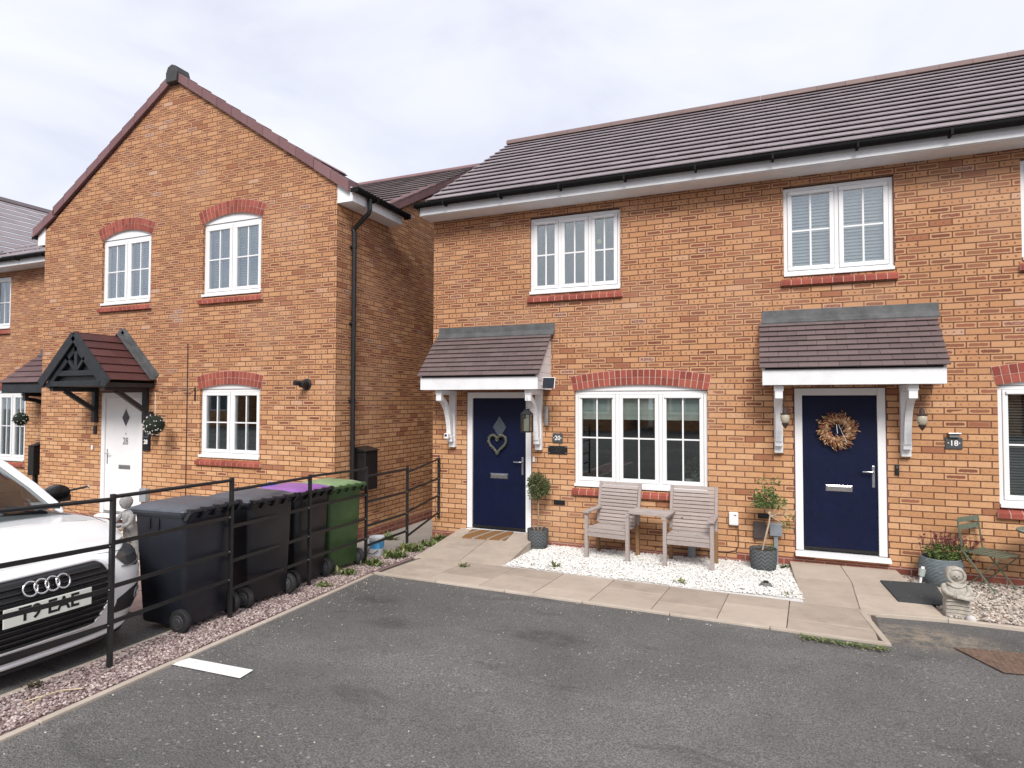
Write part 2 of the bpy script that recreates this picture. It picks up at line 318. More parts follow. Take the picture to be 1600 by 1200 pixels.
# ------------------------------------------------------------------ mesh builder
class MB:
    def __init__(s): s.v = []; s.f = []; s.mi = []
    def add(s, vs, fs, mi=0):
        b = len(s.v); s.v += [tuple(v) for v in vs]; s.f += [tuple(i+b for i in f) for f in fs]; s.mi += [mi]*len(fs); return s
    def box(s, x0, x1, y0, y1, z0, z1, mi=0):
        vs = [(x, y, z) for z in (z0, z1) for y in (y0, y1) for x in (x0, x1)]
        return s.add(vs, [(0, 2, 3, 1), (4, 5, 7, 6), (0, 1, 5, 4), (2, 6, 7, 3), (0, 4, 6, 2), (1, 3, 7, 5)], mi)
    def hexa(s, p, mi=0):     # 8 points: bottom 4 ccw, top 4 ccw
        return s.add(p, [(3, 2, 1, 0), (4, 5, 6, 7), (0, 1, 5, 4), (1, 2, 6, 5), (2, 3, 7, 6), (3, 0, 4, 7)], mi)
    def bar(s, a, b, w, h, up=(0, 0, 1), mi=0):
        a = Vector(a); b = Vector(b); d = (b-a).normalized(); u = Vector(up); r = d.cross(u)
        if r.length < 1e-4: r = d.cross(Vector((0, 1, 0)))
        r.normalize(); u = r.cross(d)
        c = [(-1, -1), (1, -1), (1, 1), (-1, 1)]
        return s.hexa([a+r*x*w/2+u*y*h/2 for x, y in c]+[b+r*x*w/2+u*y*h/2 for x, y in c], mi)
    def tube(s, pts, rad, n=8, mi=0, cap=True):
        pts = [Vector(p) for p in pts]; rads = rad if isinstance(rad, (list, tuple)) else [rad]*len(pts)
        base = len(s.v); prev = None
        for i, p in enumerate(pts):
            d = (pts[min(i+1, len(pts)-1)]-pts[max(i-1, 0)]).normalized()
            if prev is None:
                r = d.cross(Vector((0, 0, 1)))
                if r.length < .05: r = d.cross(Vector((0, 1, 0)))
            else: r = prev - d*prev.dot(d)
            r.normalize(); prev = r; u = r.cross(d)
            for k in range(n):
                t = 2*math.pi*k/n; s.v.append(tuple(p+(r*math.cos(t)+u*math.sin(t))*rads[i]))
        for i in range(len(pts)-1):
            for k in range(n):
                a = base+i*n+k; b = base+i*n+(k+1) % n
                s.f.append((a, b, b+n, a+n)); s.mi.append(mi)
        if cap:
            s.f.append(tuple(base+k for k in range(n))[::-1]); s.mi.append(mi)
            s.f.append(tuple(base+(len(pts)-1)*n+k for k in range(n))); s.mi.append(mi)
        return s
    def lathe(s, c, prof, n=24, mi=0, axis='z', jitter=0):
        c = Vector(c); base = len(s.v)
        for (r, h) in prof:
            for k in range(n):
                t = 2*math.pi*k/n; rr = r*(1+random.uniform(-jitter, jitter))
                a, b = rr*math.cos(t), rr*math.sin(t)
                p = {'z': (a, b, h), 'y': (a, h, b), 'x': (h, a, b)}[axis]; s.v.append(tuple(c+Vector(p)))
        for i in range(len(prof)-1):
            for k in range(n):
                a = base+i*n+k; b = base+i*n+(k+1) % n
                s.f.append((a, b, b+n, a+n)); s.mi.append(mi)
        s.f.append(tuple(base+k for k in range(n))[::-1]); s.mi.append(mi)
        s.f.append(tuple(base+(len(prof)-1)*n+k for k in range(n))); s.mi.append(mi)
        return s
    def prism(s, poly, d0, d1, axis='y', mi=0):   # poly in the plane perpendicular to axis
        def P(a, b, d): return {'y': (a, d, b), 'x': (d, a, b), 'z': (a, b, d)}[axis]
        n = len(poly); vs = [P(a, b, d0) for a, b in poly]+[P(a, b, d1) for a, b in poly]
        return s.add(vs, [tuple(range(n))[::-1], tuple(range(n, 2*n))]+[(i, (i+1) % n, n+(i+1) % n, n+i) for i in range(n)], mi)
    def build(s, name, mats, parent=None, smooth=False, bevel=0, loc=None, label=None, cat=None, group=None, kind=None, sub=0):
        me = bpy.data.meshes.new(name)
        off = Vector((0, 0, 0))
        if parent is not None: off = wloc(parent)
        elif loc is not None: off = Vector(loc)
        me.from_pydata([tuple(Vector(v)-off) for v in s.v], [], s.f)
        mats = mats if isinstance(mats, (list, tuple)) else [mats]
        for m in mats: me.materials.append(m)
        if len(mats) > 1: me.polygons.foreach_set('material_index', s.mi)
        bm = bmesh.new(); bm.from_mesh(me); bmesh.ops.recalc_face_normals(bm, faces=bm.faces); bm.to_mesh(me); bm.free()
        if smooth: me.polygons.foreach_set('use_smooth', [True]*len(me.polygons))
        me.update()
        o = bpy.data.objects.new(name, me); COL.objects.link(o)
        if parent is not None: o.parent = parent
        elif loc is not None: o.location = loc
        if bevel:
            b = o.modifiers.new('bevel', 'BEVEL'); b.width = bevel; b.segments = 2; b.limit_method = 'ANGLE'; b.harden_normals = False
        if sub:
            q = o.modifiers.new('sub', 'SUBSURF'); q.levels = sub; q.render_levels = sub
        if smooth and not sub:
            try:
                md = o.modifiers.new('ws', 'WEIGHTED_NORMAL'); md.keep_sharp = True
            except Exception: pass
        tag(o, label, cat, group, kind)
        return o
def wloc(o):
    v = Vector((0, 0, 0))
    while o is not None: v += Vector(o.location); o = o.parent
    return v
def tag(o, label=None, cat=None, group=None, kind=None):
    if label: o['label'] = label
    if cat: o['category'] = cat
    if group: o['group'] = group
    if kind: o['kind'] = kind
def empty(name, loc, label, cat, group=None, rz=0):
    o = bpy.data.objects.new(name, None); COL.objects.link(o); o.location = loc; o.rotation_euler = (0, 0, rz)
    o.empty_display_size = .1; tag(o, label, cat, group); return o
def sharp(o, ang=35):
    """auto-smooth by angle"""
    me = o.data; me.polygons.foreach_set('use_smooth', [True]*len(me.polygons))
    bm = bmesh.new(); bm.from_mesh(me)
    for ed in bm.edges:
        if len(ed.link_faces) == 2 and ed.calc_face_angle(0) > R(ang): ed.smooth = False
    bm.to_mesh(me); bm.free(); return o
def text_obj(name, txt, loc, size, mat, parent, rot=(R(90), 0, 0), extrude=.002, bold=0.0, align='CENTER', sx=1.0):
    cu = bpy.data.curves.new(name, 'FONT'); cu.body = txt; cu.size = size; cu.extrude = extrude; cu.offset = bold
    cu.align_x = align; cu.align_y = 'CENTER'
    t = bpy.data.objects.new(name+'_tmp', cu); COL.objects.link(t)
    bpy.context.view_layer.update()
    dg = bpy.context.evaluated_depsgraph_get(); me = bpy.data.meshes.new_from_object(t.evaluated_get(dg))
    bpy.data.objects.remove(t); me.materials.clear(); me.materials.append(mat)
    o = bpy.data.objects.new(name, me); COL.objects.link(o); o.parent = parent
    o.location = Vector(loc)-wloc(parent); o.rotation_euler = rot; o.scale = (sx, 1, 1); return o
def copy_tree(o, parent=None):
    c = o.copy(); COL.objects.link(c)
    if parent is not None: c.parent = parent
    for ch in list(o.children): copy_tree(ch, c)
    return c

# ------------------------------------------------------------------ terrain
def cl(v, a, b): return max(a, min(b, v))
def gz(x, y): return .01*cl(x, -14, 14) - .046*cl(y, -9.5, 0)
def pz(x, y):                                  # terrace in front of the right-hand houses
    if y <= -2.3: return gz(x, y)
    return .045+.01*x-.0265*cl(y, -2.3, .3)

# ------------------------------------------------------------------ setting: ground
def sheet(name, polys, hf, off, mat, kind='structure', label=None):
    mb = MB()
    for p in polys: mb.add([(x, y, hf(x, y)+off) for x, y in p], [tuple(range(len(p)))])
    return mb.build(name, mat, label=label, kind=kind)
gx = [-160, -14, 14, 160]; gy = [-160, -9.5, 0, 160]
sheet('ground', [[(gx[i], gy[j]), (gx[i+1], gy[j]), (gx[i+1], gy[j+1]), (gx[i], gy[j+1])] for i in range(3) for j in range(3)], gz, -.006, ASPHALT)

XO = lambda y: .53-.11*(y+2.3)        # outer edge of the gravel strip
XI = lambda y: -.05-.12*(y+2.3)       # inner edge
def slabs(mb, quads, hf, t=.035, gap=.005, up=.0):
    for q in quads:
        c = Vector((sum(p[0] for p in q)/len(q), sum(p[1] for p in q)/len(q)))
        pts = []
        for p in q:
            d = Vector(p)-c; L = d.length; pts.append(c+d*(1-gap/L))
        dz = random.uniform(-.0015, .0015)
        n = len(pts); vs = [(p.x, p.y, hf(p.x, p.y)+up-t) for p in pts]+[(p.x, p.y, hf(p.x, p.y)+up+dz) for p in pts]
        mb.add(vs, [tuple(range(n))[::-1], tuple(range(n, 2*n))]+[(i, (i+1) % n, n+(i+1) % n, n+i) for i in range(n)])
K0 = Vector((.53, -2.30)); K1 = Vector((5.68, -2.62)); ke = (K1-K0).normalized(); kn = Vector((-ke.y, ke.x))
def kp(s, d): p = K0+ke*s+kn*d; return (p.x, p.y)
L = (K1-K0).length
mb = MB(); seams = [.06, .71, 1.38, 2.02, 2.63, 3.25, 3.85, 4.43, L-.04]
for i in range(len(seams)-1):
    a, b = seams[i], seams[i+1]; m = .62 if i % 2 == 0 else .36
    slabs(mb, [[kp(a, .055), kp(b, .055), kp(b, m), kp(a, m)], [kp(a, m), kp(b, m), kp(b, .98), kp(a, .98)]], pz, up=.012)
PZ20 = lambda x, y: pz(x, y)+(.15*cl((y+1.33)/1.33, 0, 1))
xa = [.50, 1.13, 1.77]; ya = [-1.34, -.84, -.42, 0.0]
for i in range(2):
    for j in range(3):
        t = .02*(1 if i else -1)
        f = lambda xx, yy: (xx + (.03*(-yy) if xx > 1 else .02*(-yy)), yy)
        slabs(mb, [[f(xa[i], ya[j]+(.02 if j == 0 else 0)), f(xa[i+1], ya[j]+(.0 if j == 0 else 0)), f(xa[i+1], ya[j+1]), f(xa[i], ya[j+1])]], PZ20, up=.013)
PZ18 = lambda x, y: pz(x, y)+(.06*cl((y+1.6)/1.6, 0, 1))
q18 = [[(5.06, 0), (5.62, 0), (5.66, -.72), (5.09, -.72)], [(5.62, 0), (6.2, 0), (6.25, -.74), (5.66, -.72)],
       [(5.09, -.72), (5.66, -.72), (5.62, -1.62), (5.14, -1.6)], [(5.66, -.72), (6.25, -.74), (6.28, -1.16), (5.64, -1.16)], [(5.64, -1.16), (6.28, -1.16), (6.31, -1.6), (5.62, -1.7)]]
slabs(mb, [[(x, y) for x, y in reversed(q)] for q in q18], PZ18, up=.013)
sharp(mb.build('path', SLAB, kind='structure', label='buff paving slabs leading to the two navy doors', bevel=.003))
sheet('path_bed', [[kp(0, 0), kp(L, 0), kp(L, .99), kp(0, .99)]], pz, -.004, JOINT)
mb = MB()
for pz_, q in ((PZ20, [(.50, -1.36), (1.80, -1.36), (1.77, 0), (.50, 0)]), (PZ18, [(5.16, -1.64), (6.31, -1.62), (6.2, 0), (5.06, 0)])):
    n = 6
    for k in range(n):
        t0, t1 = k/n, (k+1)/n
        a0 = [q[0][i]+(q[3][i]-q[0][i])*t0 for i in (0, 1)]; a1 = [q[0][i]+(q[3][i]-q[0][i])*t1 for i in (0, 1)]
        b0 = [q[1][i]+(q[2][i]-q[1][i])*t0 for i in (0, 1)]; b1 = [q[1][i]+(q[2][i]-q[1][i])*t1 for i in (0, 1)]
        P = lambda p, dz: (p[0], p[1], pz_(*p)+dz)
        mb.hexa([P(a0, -.2), P(b0, -.2), P(b1, -.2), P(a1, -.2), P(a0, -.001), P(b0, -.001), P(b1, -.001), P(a1, -.001)])
mb.build('path_base', KERB, kind='structure')

def edging(name, pts, hf, wdt=.05, up=.012, seg=.915):
    mb = MB()
    for a, b in zip(pts[:-1], pts[1:]):
        a = Vector(a); b = Vector(b); d = b-a; n = max(1, round(d.length/seg)); u = d.normalized(); r = Vector((-u.y, u.x))*wdt/2
        for k in range(n):
            p = a+d*(k/n)+u*.003; q = a+d*((k+1)/n)-u*.003
            j = random.uniform(-.003, .003)
            c = [p-r, q-r, q+r, p+r]
            mb.hexa([(v.x, v.y, hf(v.x, v.y)-.1) for v in c]+[(v.x, v.y, hf(v.x, v.y)+up+j) for v in c])
    return mb.build(name, KERB, kind='structure', bevel=.006)
edging('kerb', [kp(0, .025), kp(L, .025)], pz, up=.016)
edging('kerb', [(XO(-2.33), -2.33), (XO(-9), -9)], gz)
edging('kerb', [(XI(-3.9), -3.9), (XI(-9), -9)], gz)
edging('kerb', [(5.70, -2.62), (5.63, -1.74)], pz, up=.016)
edging('kerb', [(5.60, -1.745), (6.32, -1.655), (9.5, -1.82)], pz, up=.014)

# beds and other surfaces
sheet('gravel_bed', [[(XI(-9), -9), (XO(-9), -9), (XO(-2.3), -2.3), (XI(-2.3), -2.3)], [(XI(-2.3), -2.3), (XO(-2.3), -2.3), (.5, 0), (-.02, 0)]], gz, .004, BED_P)
sheet('gravel_bed', [[(1.78, -1.40), (5.18, -1.60), (5.06, 0), (1.76, 0)]], pz, .006, BED_W)
sheet('gravel_bed', [[(6.31, -1.63), (9.5, -1.8), (9.5, 0), (6.2, 0)]], pz, .004, BED_M)
sheet('terrace_bed', [[(XO(-2.3), -2.3), (9.5, -2.3), (9.5, 0), (.5, 0)]], lambda x, y: gz(x, y) if y > -2 else gz(x, y)-.02, .0, BED_M)
mb = MB()
yy = -2.9
while yy < 9:
    slabs(mb, [[(-.9, yy), (-.45, yy), (-.45, yy+.6), (-.9, yy+.6)], [(-.45, yy), (XI(min(yy, -2.3)) if yy < -2.3 else -.02, yy), (-.02 if yy >= -2.9 else 0, yy+.6), (-.45, yy+.6)]], gz, up=.008); yy += .6
mb.build('side_path', SLAB_G, kind='structure')
mb = MB(); xx = -7.4
while xx < -.2:
    slabs(mb, [[(xx, -3.95), (xx+.45, -3.95), (xx+.45, -3.35), (xx, -3.35)]], gz, up=.01); xx += .45
mb.build('front_path', SLAB_P, kind='structure')
mb = MB()
for k in range(40):
    slabs(mb, [[(-4.2+k*.105, -4.5), (-4.2+(k+1)*.105, -4.5), (-4.2+(k+1)*.105, -3.96), (-4.2+k*.105, -3.96)]], gz, up=.008, gap=.008)
mb.build('block_paving', SLAB_P, kind='structure')
slabs_mb = MB(); slabs(slabs_mb, [[(-6.1, -2.1), (-5.4, -2.1), (-5.4, -1.25), (-6.1, -1.25)], [(-5.4, -2.1), (-4.8, -2.1), (-4.8, -1.25), (-5.4, -1.25)]], gz, up=.05, t=.1)
slabs_mb.build('doorstep', SLAB_G, kind='structure')
sheet('gravel_bed', [[(-7.6, -3.34), (-.92, -3.34), (-.92, -1.2), (-7.6, -1.2)]], gz, .004, varied('pale_gravel_bed', (.6, .53, .45), .95, .2, 30, bump=.6))

# road marking
mb = MB(); q = [(.855, -5.22), (.875, -5.08), (1.475, -5.06), (1.50, -5.205)]
n = 14
for k in range(n):
    t0, t1 = k/n, (k+1)/n
    mb.add([(q[0][0]+(q[3][0]-q[0][0])*t0, q[0][1]+(q[3][1]-q[0][1])*t0, 0), (q[0][0]+(q[3][0]-q[0][0])*t1, q[0][1]+(q[3][1]-q[0][1])*t1, 0),
            (q[1][0]+(q[2][0]-q[1][0])*t1, q[1][1]+(q[2][1]-q[1][1])*t1, 0), (q[1][0]+(q[2][0]-q[1][0])*t0, q[1][1]+(q[2][1]-q[1][1])*t0, 0)], [(0, 1, 2, 3)])
mb.v = [(x, y, gz(x, y)+.003) for x, y, z in mb.v]
a = Mt('road_paint', .8); nn = a.noise(70, None, 4); n5 = a.noise(14, None, 4)
a.col(a.mix(a.sm(a.ma('MULTIPLY_ADD', n5, .5, a.ma('MULTIPLY', nn, .5)), .585, .68), (.82, .82, .81), (.34, .33, .32)))
mb.build('road_marking', a.m, kind='structure')

# ------------------------------------------------------------------ gravel
def pebbles(name, n, sampler, size, mat, label, flat=.6):
    ico = [(0, 0, 1)]+[(math.cos(t)*.89, math.sin(t)*.89, .45) for t in [i*2*math.pi/5 for i in range(5)]]+[(math.cos(t)*.89, math.sin(t)*.89, -.45) for t in [(i+.5)*2*math.pi/5 for i in range(5)]]+[(0, 0, -1)]
    fc = []
    for i in range(5):
        j = (i+1) % 5; fc += [(0, 1+i, 1+j), (1+i, 6+i, 1+j), (1+j, 6+i, 6+j), (11, 6+j, 6+i)]
    V = []; F = []
    for k in range(n):
        x, y, z = sampler(); s = size*random.uniform(.55, 1.25); b = len(V)
        rz = random.uniform(0, 6.28); rx = random.uniform(-.5, .5); c, sn = math.cos(rz), math.sin(rz); ex = random.uniform(.75, 1.35)
        for p in ico:
            q = [p[0]*ex*random.uniform(.75, 1.15), p[1]*random.uniform(.75, 1.15)/ex, p[2]*flat*random.uniform(.8, 1.1)]
            q[1], q[2] = q[1]*math.cos(rx)-q[2]*math.sin(rx), q[1]*math.sin(rx)+q[2]*math.cos(rx)
            V.append((x+(q[0]*c-q[1]*sn)*s, y+(q[0]*sn+q[1]*c)*s, z+q[2]*s+s*.25))
        F += [(a+b, c2+b, d+b) for a, c2, d in fc]
    me = bpy.data.meshes.new(name); me.from_pydata(V, [], F); me.materials.append(mat)
    o = bpy.data.objects.new(name, me); COL.objects.link(o); tag(o, label, None, None, 'stuff'); return o
rnd = random.random
def strip():
    y = -7.2+7.15*(1-(1-rnd())**1.0); t = rnd()
    if y < -2.3: x = XI(y)+.02+t*(XO(y)-XI(y)-.06)
    else: x = (-.03+t*.5)
    return x, y, gz(x, y)+.006+rnd()*.006
pebbles('plum_gravel', 19000, strip, .0108, PEB_PINK, 'plum and pink gravel strip along the black railings')
def whitebed():
    while 1:
        x = 1.76+rnd()*3.4; y = -1.5+rnd()*1.5
        if y > -1.375-(x-1.78)*.0595 and x > 1.79-.0*y+.02 and x < 5.06-.06*y: return x, y, pz(x, y)+.010+rnd()*.012+.02*(math.sin(x*5)*math.sin(y*6+1))*.3
pebbles('white_gravel', 13500, whitebed, .0135, PEB_WHITE, 'bright white marble chippings around the wooden garden seats', .65)
def mixbed():
    while 1:
        x = 6.2+rnd()*2.2; y = -1.75+rnd()*1.72
        if x > 6.23-.07*y and y > -1.60-(x-6.31)*.05: return x, y, pz(x, y)+.008+rnd()*.012
pebbles('mixed_gravel', 6500, mixbed, .0155, PEB_MIX, 'brown and white mixed gravel in front of the bistro chair')
def palebed():
    x = -5.6+rnd()*4.6; y = -3.3+rnd()*2.0; return x, y, gz(x, y)+.01
pebbles('pale_gravel', 5000, palebed, .018, PEB_PALE, 'pale buff gravel in front of the white door house')
def grit():
    k = rnd()
    if k < .45:
        y = -2.3-abs(random.gauss(0, 1.6)); x = XO(y)+.06+abs(random.gauss(0, .22))
    elif k < .6: p = kp(rnd()*L, -.04-abs(random.gauss(0, .12))); x, y = p
    else: x = .9+rnd()*5.5; y = -7+rnd()*4.3
    return x, y, gz(x, y)-.004
pebbles('loose_grit', 210, grit, .0055, PEB_PALE, 'scattered pale stones lying loose on the asphalt')

# ------------------------------------------------------------------ building helpers
def clear(parts, op):      # rectangle decomposition of a wall with openings
    xs = sorted({parts[0], parts[1]}|{v for q in op for v in q[:2]}); zs = sorted({parts[2], parts[3]}|{v for q in op for v in q[2:]})
    out = []
    for i in range(len(xs)-1):
        run = None
        for j in range(len(zs)-1):
            cx, cz = (xs[i]+xs[i+1])/2, (zs[j]+zs[j+1])/2
            hole = any(q[0] < cx < q[1] and q[2] < cz < q[3] for q in op)
            if hole:
                if run: out.append((xs[i], xs[i+1], run[0], run[1])); run = None
            else: run = (run[0] if run else zs[j], zs[j+1])
        if run: out.append((xs[i], xs[i+1], run[0], run[1]))
    return out
def wall_y(mb, x0, x1, z0, z1, y, op, t=.3):
    for a, b, c, d in clear((x0, x1, z0, z1), op): mb.box(a, b, y, y+t, c, d)

def arc_pts(x0, x1, zs, rise, off=0, n=12):
    hw = (x1-x0)/2; rr = (hw*hw+rise*rise)/(2*rise); cx = (x0+x1)/2; cz = zs+rise-rr; a0 = math.asin(hw/rr)
    return [(cx+(rr+off)*math.sin(t), cz+(rr+off)*math.cos(t)) for t in [-a0+2*a0*k/n for k in range(n+1)]], (cx, cz, rr, a0)

def arch(parent, x0, x1, zs, rise, y):
    _, (cx, cz, rr, a0) = arc_pts(x0-.02, x1+.02, zs, rise)
    mort = MB(); p0, _ = arc_pts(x0-.02, x1+.02, zs, rise, .002, 16); p1, _ = arc_pts(x0-.02, x1+.02, zs, rise, .213, 16)
    for i in range(16): mort.prism([p0[i], p0[i+1], p1[i+1], p1[i]], y-.0035, y+.09)
    o = mort.build('arch', MORTAR, parent)
    br = MB(); n = int(2*a0*rr/.0755)
    for ring in (0, 1):
        r0 = rr+.004+ring*.106; r1 = r0+.098
        for k in range(n):
            ta = -a0+2*a0*(k+.07)/n; tb = -a0+2*a0*(k+.93)/n
            P = lambda r, t: (cx+r*math.sin(t), cz+r*math.cos(t))
            br.prism([P(r0, ta), P(r0, tb), P(r1, tb), P(r1, ta)], y-.0075-random.uniform(0, .002), y+.02)
    br.build('arch_bricks', REDB, o)
    return o

def window(parent, x0, x1, z0, z1, y, splits, arched=0, blind=None, vents=(), glass=None, sill=True, label=None, room=True, shade=.3, sillx=.035):
    glass = glass or GLASS
    yf = y+.045                                     # face of the frame inside the reveal
    f = MB(); W = .045
    f.box(x0, x1, yf, yf+.07, z1-W, z1); f.box(x0, x1, yf, yf+.07, z0+.03, z0+W+.02); f.box(x0, x0+W, yf, yf+.07, z0+W+.02, z1-W); f.box(x1-W, x1, yf, yf+.07, z0+W+.02, z1-W)
    xs = [x0+W]+[s for s in splits]+[x1-W]
    for s in splits: f.box(s-.022, s+.022, yf+.001, yf+.069, z0+W+.02, z1-W)
    f.box(x0-.0, x1+.0, y-.022, yf+.07, z0-.012, z0+.03)        # white sill
    root = f.build('window', WHITE, parent, bevel=.004, label=label)
    sa = MB(); gl = MB(); bars = MB()
    for i in range(len(xs)-1):
        a = xs[i]+(.022 if i > 0 else 0)+.003; b = xs[i+1]-(.022 if i < len(xs)-2 else 0)-.003; c = z0+W+.023; d = z1-W-.003; S = .052; ys = yf-.012
        sa.box(a, b, ys, ys+.06, d-S, d); sa.box(a, b, ys, ys+.06, c, c+S); sa.box(a, a+S, ys, ys+.06, c+S, d-S); sa.box(b-S, b, ys, ys+.06, c+S, d-S)
        if i in vents: sa.box(a+.03, b-.03, ys-.022, ys, d-.048, d-.012)
        gl.box(a+S-.005, b-S+.005, ys+.022, ys+.03, c+S-.005, d-S+.005)
        m = (a+b)/2; h = (c+d)/2
        bars.box(m-.01, m+.01, ys+.016, ys+.036, c+S, d-S); bars.box(a+S, b-S, ys+.017, ys+.035, h-.01, h+.01)
    sa.build('sash', WHITE, root, bevel=.006); bars.build('glazing_bars', WHITE, root); gl.build('pane', glass, root)
    if blind in ('white', 'grey'):
        bl = MB(); zc = z0+.12
        pitch = .046 if blind == 'white' else .05
        tilt = .016 if blind == 'white' else .008
        while zc < z1-.08:
            bl.hexa([(x0+.06, yf+.10, zc-tilt), (x1-.06, yf+.10, zc-tilt), (x1-.06, yf+.10+pitch*.6, zc+tilt), (x0+.06, yf+.10+pitch*.6, zc+tilt),
                     (x0+.06, yf+.10, zc-tilt+.002), (x1-.06, yf+.10, zc-tilt+.002), (x1-.06, yf+.10+pitch*.6, zc+tilt+.002), (x0+.06, yf+.10+pitch*.6, zc+tilt+.002)])
            zc += pitch*(.9 if blind == 'white' else .62)
        for s in ([x0+.3, x1-.3]): bl.tube([(s, yf+.098, z0+.1), (s, yf+.098, z1-.08)], .002, 5)
        bl.build('blind', BLIND_W if blind == 'white' else BLIND_G, root)
    if blind == 'roman':
        bl = MB(); n = 5; top = z1-.07; bot = z1-(z1-z0)*shade
        for i in range(n):
            a = top-(top-bot)*i/n; b = top-(top-bot)*(i+1)/n
            bl.hexa([(x0+.06, yf+.085, b), (x1-.06, yf+.085, b), (x1-.06, yf+.11, b), (x0+.06, yf+.11, b), (x0+.06, yf+.095, a), (x1-.06, yf+.095, a), (x1-.06, yf+.105, a), (x0+.06, yf+.105, a)])
        bl.build('blind', FABRIC, root)
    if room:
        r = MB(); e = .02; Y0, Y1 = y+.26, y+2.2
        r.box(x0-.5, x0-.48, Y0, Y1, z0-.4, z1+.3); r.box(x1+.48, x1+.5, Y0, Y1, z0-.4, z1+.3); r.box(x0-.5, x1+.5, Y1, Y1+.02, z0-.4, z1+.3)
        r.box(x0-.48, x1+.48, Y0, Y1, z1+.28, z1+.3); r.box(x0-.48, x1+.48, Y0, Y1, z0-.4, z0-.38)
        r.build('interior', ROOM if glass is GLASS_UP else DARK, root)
    # brick sill
    if sill:
        s = MB(); n = max(3, round((x1-x0+2*sillx)/.1125)); pw = (x1-x0+2*sillx)/n
        for k in range(n):
            a = x0-sillx+k*pw+.004; b = a+pw-.008
            s.hexa([(a, y-.05, z0-.13), (b, y-.05, z0-.13), (b, y+.05, z0-.13), (a, y+.05, z0-.13), (a, y-.05, z0-.072), (b, y-.05, z0-.072), (b, y+.05, z0-.014), (a, y+.05, z0-.014)])
        br = s.build('sill', REDB, root, bevel=.004)
        m = MB(); a, b = x0-sillx+.002, x1+sillx-.002
        m.hexa([(a, y-.046, z0-.126), (b, y-.046, z0-.126), (b, y+.05, z0-.126), (a, y+.05, z0-.126), (a, y-.046, z0-.076), (b, y-.046, z0-.076), (b, y+.05, z0-.019), (a, y+.05, z0-.019)])
        m.build('sill_mortar', MORTAR, br)
    if arched:
        pts, _ = arc_pts(x0-.0, x1+.0, z1+.012, arched-.012, 0, 12)
        MB().prism([(x0, z1+.006)]+[p for p in pts]+[(x1, z1+.006)], y+.03, y+.08).build('arch_infill', WHITE, root)
        arch(root, x0, x1, z1, arched, y)
    return root

def tile_slope(mb, p0, u, s, length, run, tw, rows, th=.02, jitter=.002, clip=None, stag=True):
    """p0 eave start, u along eave, s up-slope unit vectors; each tile a thin wedge"""
    u = Vector(u).normalized(); s = Vector(s).normalized(); n = u.cross(s).normalized()
    if n.z < 0: n = -n
    p0 = Vector(p0); g = run/rows
    for r in range(rows):
        off = (tw/2 if (r % 2 and stag) else 0); k = -1
        while True:
            a = k*tw+off; b = a+tw-.003; k += 1
            if a >= length: break
            a = max(a, 0); b = min(b, length)
            if b-a < .01: continue
            j = random.uniform(-jitter, jitter)
            q0 = p0+s*(r*g)+n*(th+j); q1 = p0+s*((r+1)*g+.01)+n*(.003)
            mb.hexa([q0+u*a-n*min(th*.5, .013), q0+u*b-n*min(th*.5, .013), q1+u*b-n*.004, q1+u*a-n*.004, q0+u*a, q0+u*b, q1+u*b, q1+u*a])

def door(parent, x0, x1, z0, z1, y, leaf, label, knob_right=True):
    fr = MB(); W = .085; yf = y-.012
    fr.box(x0, x0+W, yf, y+.07, z0+.03, z1); fr.box(x1-W, x1, yf, y+.07, z0+.03, z1); fr.box(x0+W, x1-W, yf, y+.07, z1-W, z1)
    root = fr.build('door', WHITE, parent, bevel=.005, label=label)
    th = MB(); th.hexa([(x0-.01, y-.10, z0-.03), (x1+.03, y-.10, z0-.03), (x1+.03, y+.07, z0-.03), (x0-.01, y+.07, z0-.03), (x0-.01, y-.10, z0+.0), (x1+.03, y-.10, z0+.0), (x1+.03, y+.07, z0+.03), (x0-.01, y+.07, z0+.03)])
    th.build('threshold', WHITE, root, bevel=.003)
    a, b, c, d = x0+W+.004, x1-W-.004, z0+.045, z1-W-.004
    lf = MB(); lf.box(a, b, y+.012, y+.06, c, d); l = lf.build('leaf', leaf, root, bevel=.004)
    MB().box(a, b, y+.004, y+.012, c, c+.035).build('weather_bar', BLACK if leaf is NAVY else STEEL, root)
    MB().box(x0-.012, x0-.001, y-.004, y+.05, z0, z1+.01).box(x1+.001, x1+.012, y-.004, y+.05, z0, z1+.01).box(x0-.001, x1+.001, y-.004, y+.05, z1+.001, z1+.012).build('sealant', SEAL, root)
    MB().box(x0, x1, y+.07, y+.1, z0-.03, z1).build('back_panel', DARK, root)
    return root, (a, b, c, d)
def letterbox(root, cx, cz, y, w=.29, h=.075, m=None):
    l = MB(); l.box(cx-w/2, cx+w/2, y-.004, y+.012, cz-h/2, cz+h/2); o = l.build('letterbox', m or CHROME, root, bevel=.004)
    MB().box(cx-w/2+.015, cx+w/2-.015, y-.012, y-.003, cz-h/2+.008, cz+h/2-.014).build('flap', STEEL, o, bevel=.004)
def handle(root, cx, cz, y, d=-1, m=None):
    h = MB(); h.box(cx-.016, cx+.016, y-.002, y+.012, cz-.16, cz+.10)
    o = h.build('handle', m or STEEL, root, bevel=.006)
    MB().tube([(cx, y, cz+.03), (cx, y-.05, cz+.03), (cx+d*.02, y-.058, cz+.03), (cx+d*.12, y-.055, cz+.03)], .009, 8).build('lever', CHROME, o, smooth=True)

